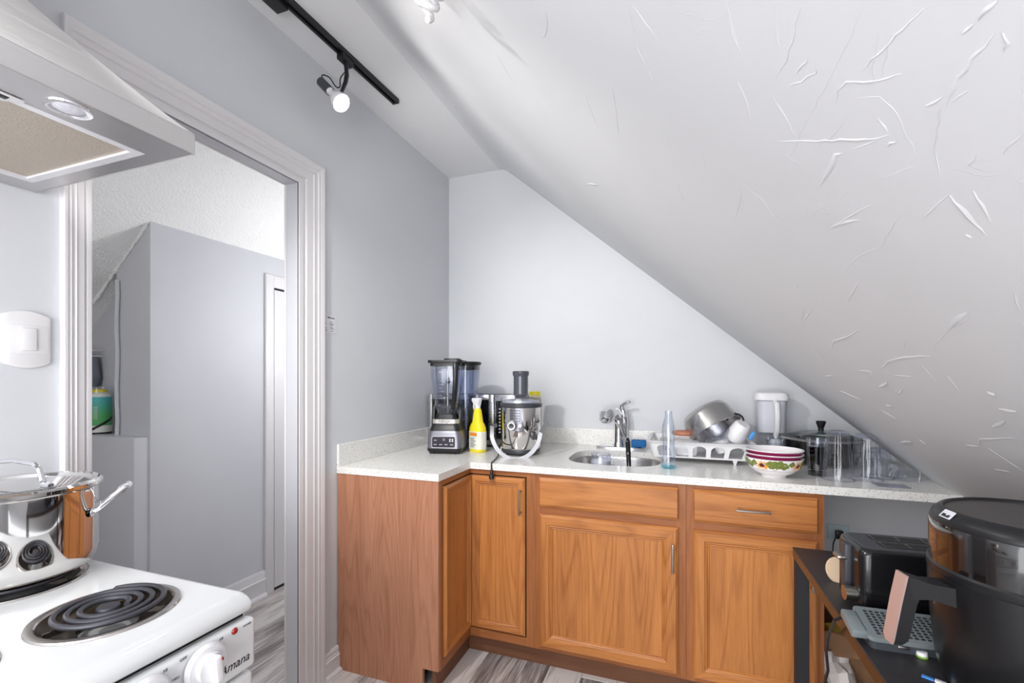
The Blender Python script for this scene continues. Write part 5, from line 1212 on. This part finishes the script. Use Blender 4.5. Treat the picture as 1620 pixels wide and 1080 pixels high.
# small bits on table
cpz = P(1466, 1036, Z=TZ); o = thing('bottle_cap', 'small white and green cap on the table by the fryer', 'cap', (cpz.x-.012, cpz.y-.01, TZ))
MB().lathe([(0, .012), (.009, .011), (.010, 0)], 16).build('cap', white_m, o); MB().lathe([(.0102, 0), (.0106, .004)], 16).build('green_band', plain('green', (130, 170, 70), .5), o)
cpz = P(1471, 1074, Z=TZ); o = thing('twist_tie', 'small blue and white plastic tag lying on the table', 'tag', (cpz.x, cpz.y, TZ))
MB().box(-.012, .006, -.005, .005, 0, .003, .001, M=R(-.5)).build('blue_part', plain('blue2', (60, 130, 200), .4), o); MB().box(.007, .024, -.006, .004, 0, .004, .001, M=R(-.5)).build('white_part', white_m, o)
# loose cable over the edge
cb_ = MB(); k0 = [P(1345, 973, Z=TZ+.006), P(1337, 974, Z=TZ+.008), P(1325, 981, Z=TZ-.002)+Vector((-.006, 0, 0))]
k1 = [P(1312, 1000, X=.362), P(1307, 1030, X=.366), P(1310, 1060, X=.37), P(1302, 1090, X=.37), P(1290, 1130, X=.372)]
tag(cb_.tube(k0+k1, .0034, 8).build('power_cable', black_m), 'black cable looping down over the side table edge', 'cable')

# ---------------- clutter on a low shelf behind the table leg
def at(x, y, Z): return P(x, y, Z=Z)
ks = thing('cardboard_box', 'open brown cardboard box on the floor beneath the side table', 'box', (0.76, 2.33, 0))
cbm = plain('cardboard', (128, 94, 66), .8, noise=.12); 
m = MB(); m.box(-.22, .22, -.20, -.195, 0, .30); m.box(-.22, .22, .195, .20, 0, .30); m.box(-.22, -.215, -.2, .2, 0, .30); m.box(.215, .22, -.2, .2, 0, .30); m.box(-.22, .22, -.2, .2, 0, .004); m.build('walls', cbm, ks)
m = MB(); m.loft([[(-.22, -.20, .300), (.22, -.20, .300), (.22, -.28, .27), (-.22, -.23, .22)], [(-.22, -.20, .303), (.22, -.20, .303), (.22, -.283, .272), (-.22, -.233, .222)]]); m.build('flap', cbm, ks)
yp = thing('yellow_pouch', 'crumpled yellow packet lying in the cardboard box', 'packet', (0.66, 2.22, .20), .3)
m = MB(); m.loft([[(-.09, -.05, .0), (.09, -.06, .01), (.10, .05, .0), (-.085, .06, .0)], [(-.10, -.055, .05), (.085, -.06, .07), (.10, .06, .05), (-.09, .06, .06)], [(-.085, -.03, .09), (.08, -.03, .10), (.085, .03, .10), (-.08, .03, .09)]]); m.build('packet', plain('mustard', (188, 160, 44), .5, noise=.2, scale=25, bump=.4), yp, angle=20)
pp_m = plain('paper_white', (214, 206, 202), .7, noise=.06)
def sheet(nm, x, y, z, rz, rx, s_, lab):
    m = MB(); b = m.bm; g_ = [[b.verts.new((-s_/2+s_*i/5, -s_*.7+1.4*s_*j/5, .02*math.sin(i*1.7+j)+.012*math.cos(j*2.3))) for j in range(6)] for i in range(6)]
    for i in range(5):
        for j in range(5): b.faces.new((g_[i][j], g_[i][j+1], g_[i+1][j+1], g_[i+1][j]))
    o = m.build(nm, pp_m, None, angle=15); md = o.modifiers.new('t', 'SOLIDIFY'); md.thickness = .0012
    o.location = (x, y, z); o.rotation_euler = (rx, 0, rz); tag(o, lab, 'paper', 'papers under the side table'); return o
sheet('paper_sheet', .58, 2.04, .17, .4, .9, .13, 'crumpled white paper nearest the cabinet under the side table')
sheet('paper_sheet', .80, 1.93, .20, -.5, .6, .16, 'white paper further right under the side table edge')
o = thing('grey_bag', 'grey plastic bag slumped on the floor under the side table', 'bag', (.60, 1.86, 0))
m = MB(); m.lathe([(0, 0), (.07, 0), (.09, .05), (.075, .10), (.06, .16), (.02, .19), (0, .185)], 11, sx=1.1, sy=.9); m.build('bag', plain('bag_grey', (150, 138, 134), .6, noise=.2, bump=.5, scale=15), o, angle=15)
o = tag(MB().box(-.05, .05, -.04, .04, 0, .06, .008).build('black_tin', black_m), 'small dark box on the rim of the cardboard box', 'box'); o.location = (.90, 2.12, .272)

# ================================================================ HALL LEDGE THINGS
sb2 = P(157, 660, Y=YH-.01)
cn = thing('spray_can', 'green and white labelled bottle standing on the hall ledge', 'bottle', (sb2.x, YH-.008, 1.028))
gradm, nt, bs = new_mat('green_label')
tc = nt.nodes.new('ShaderNodeTexCoord'); sx_ = nt.nodes.new('ShaderNodeSeparateXYZ'); nt.links.new(tc.outputs['Object'], sx_.inputs[0])
mr = node(nt, 'ShaderNodeMapRange'); mr.inputs[1].default_value = .02; mr.inputs[2].default_value = .19; nt.links.new(sx_.outputs['Z'], mr.inputs[0])
crp = nt.nodes.new('ShaderNodeValToRGB'); crp.color_ramp.elements[0].color = (*s2l((84, 158, 100)), 1); crp.color_ramp.elements[1].color = (*s2l((84, 182, 196)), 1)
e = crp.color_ramp.elements.new(.45); e.color = (*s2l((80, 170, 96)), 1); nt.links.new(mr.outputs[0], crp.inputs[0]); nt.links.new(crp.outputs[0], bs.inputs['Base Color'])
MB().lathe([(0, 0), (.044, 0), (.047, .004), (.047, .185), (.043, .200), (.030, .212), (.0, .214)], 36).build('body', plain('can_white', (224, 226, 218), .35), cn)
MB().lathe([(.0474, .045), (.0474, .186)], 36).build('wrap_label', gradm, cn)
m = MB(); Ml = lambda z: None
m.lathe([(.0476, .003), (.0476, .012)], 36); 
for k in range(16):
    a0 = -1.2+.14*k; a1 = a0+.14; zA = .018+.0032*k*1.3; 
    vsl = [m.bm.verts.new((.0479*math.cos(a), .0479*math.sin(a), z)) for a, z in ((a0, zA), (a1, zA+.0042), (a1, zA+.018), (a0, zA+.0135))]
    m.bm.faces.new(vsl)
m.build('black_swoosh', black_m, cn)
m = MB()
for k in range(7):
    for j in range(3):
        a0 = -1.0+.12*j; m.quad(*[(.0481*math.cos(a), .0481*math.sin(a), z) for a, z in ((a0, .08+k*.009), (a0+.09, .08+k*.009), (a0+.09, .084+k*.009), (a0, .084+k*.009))])
m.build('label_print', mark_m, cn, kind='stuff')
MB().lathe([(.020, .212), (.044, .205), (.045, .235), (.042, .238), (0, .238)], 24).build('clear_cap', glass_dim, cn)
MB().lathe([(0, .212), (.034, .205), (.030, .222), (0, .226)], 24).build('yellow_top', yb_m, cn)
gg = P(148, 600, Y=YH+.04)
bg = thing('laundry_bag', 'grey cloth bundle hanging in a white wire rack above the ledge', 'bag', (gg.x-.02, YH+.028, 1.262))
MB().loft([rr(.050, .022, .02, 0), rr(.062, .030, .02, .05), rr(.056, .026, .02, .10), rr(.050, .024, .02, .15), rr(.040, .016, .015, .165)]).build('cloth', plain('bag_cloth', (122, 126, 136), .8, noise=.25, scale=14, bump=.8), bg, angle=20)
wr = thing('wire_rack', 'small white coated wire shelf fixed in the hall recess', 'rack', (gg.x-.02, YH+.03, 1.42))
m = MB()
for z in (0, .030): m.tube([(-.15, -.03, z), (.055, -.03, z), (.060, 0, z), (.055, .035, z)], .003, 6)
m.build('rail', white_m, wr)
for k in range(9):
    MB().tube([(-.13+k*.022, -.03, 0), (-.13+k*.022, -.03, .030), (-.13+k*.022, .035, .030)], .002, 5).build('wire', white_m, wr)
MB().tube([(.055, -.03, .0), (.062, -.034, -.03), (.050, -.034, -.058), (.02, -.034, -.048)], .0025, 6).build('hook', white_m, wr)
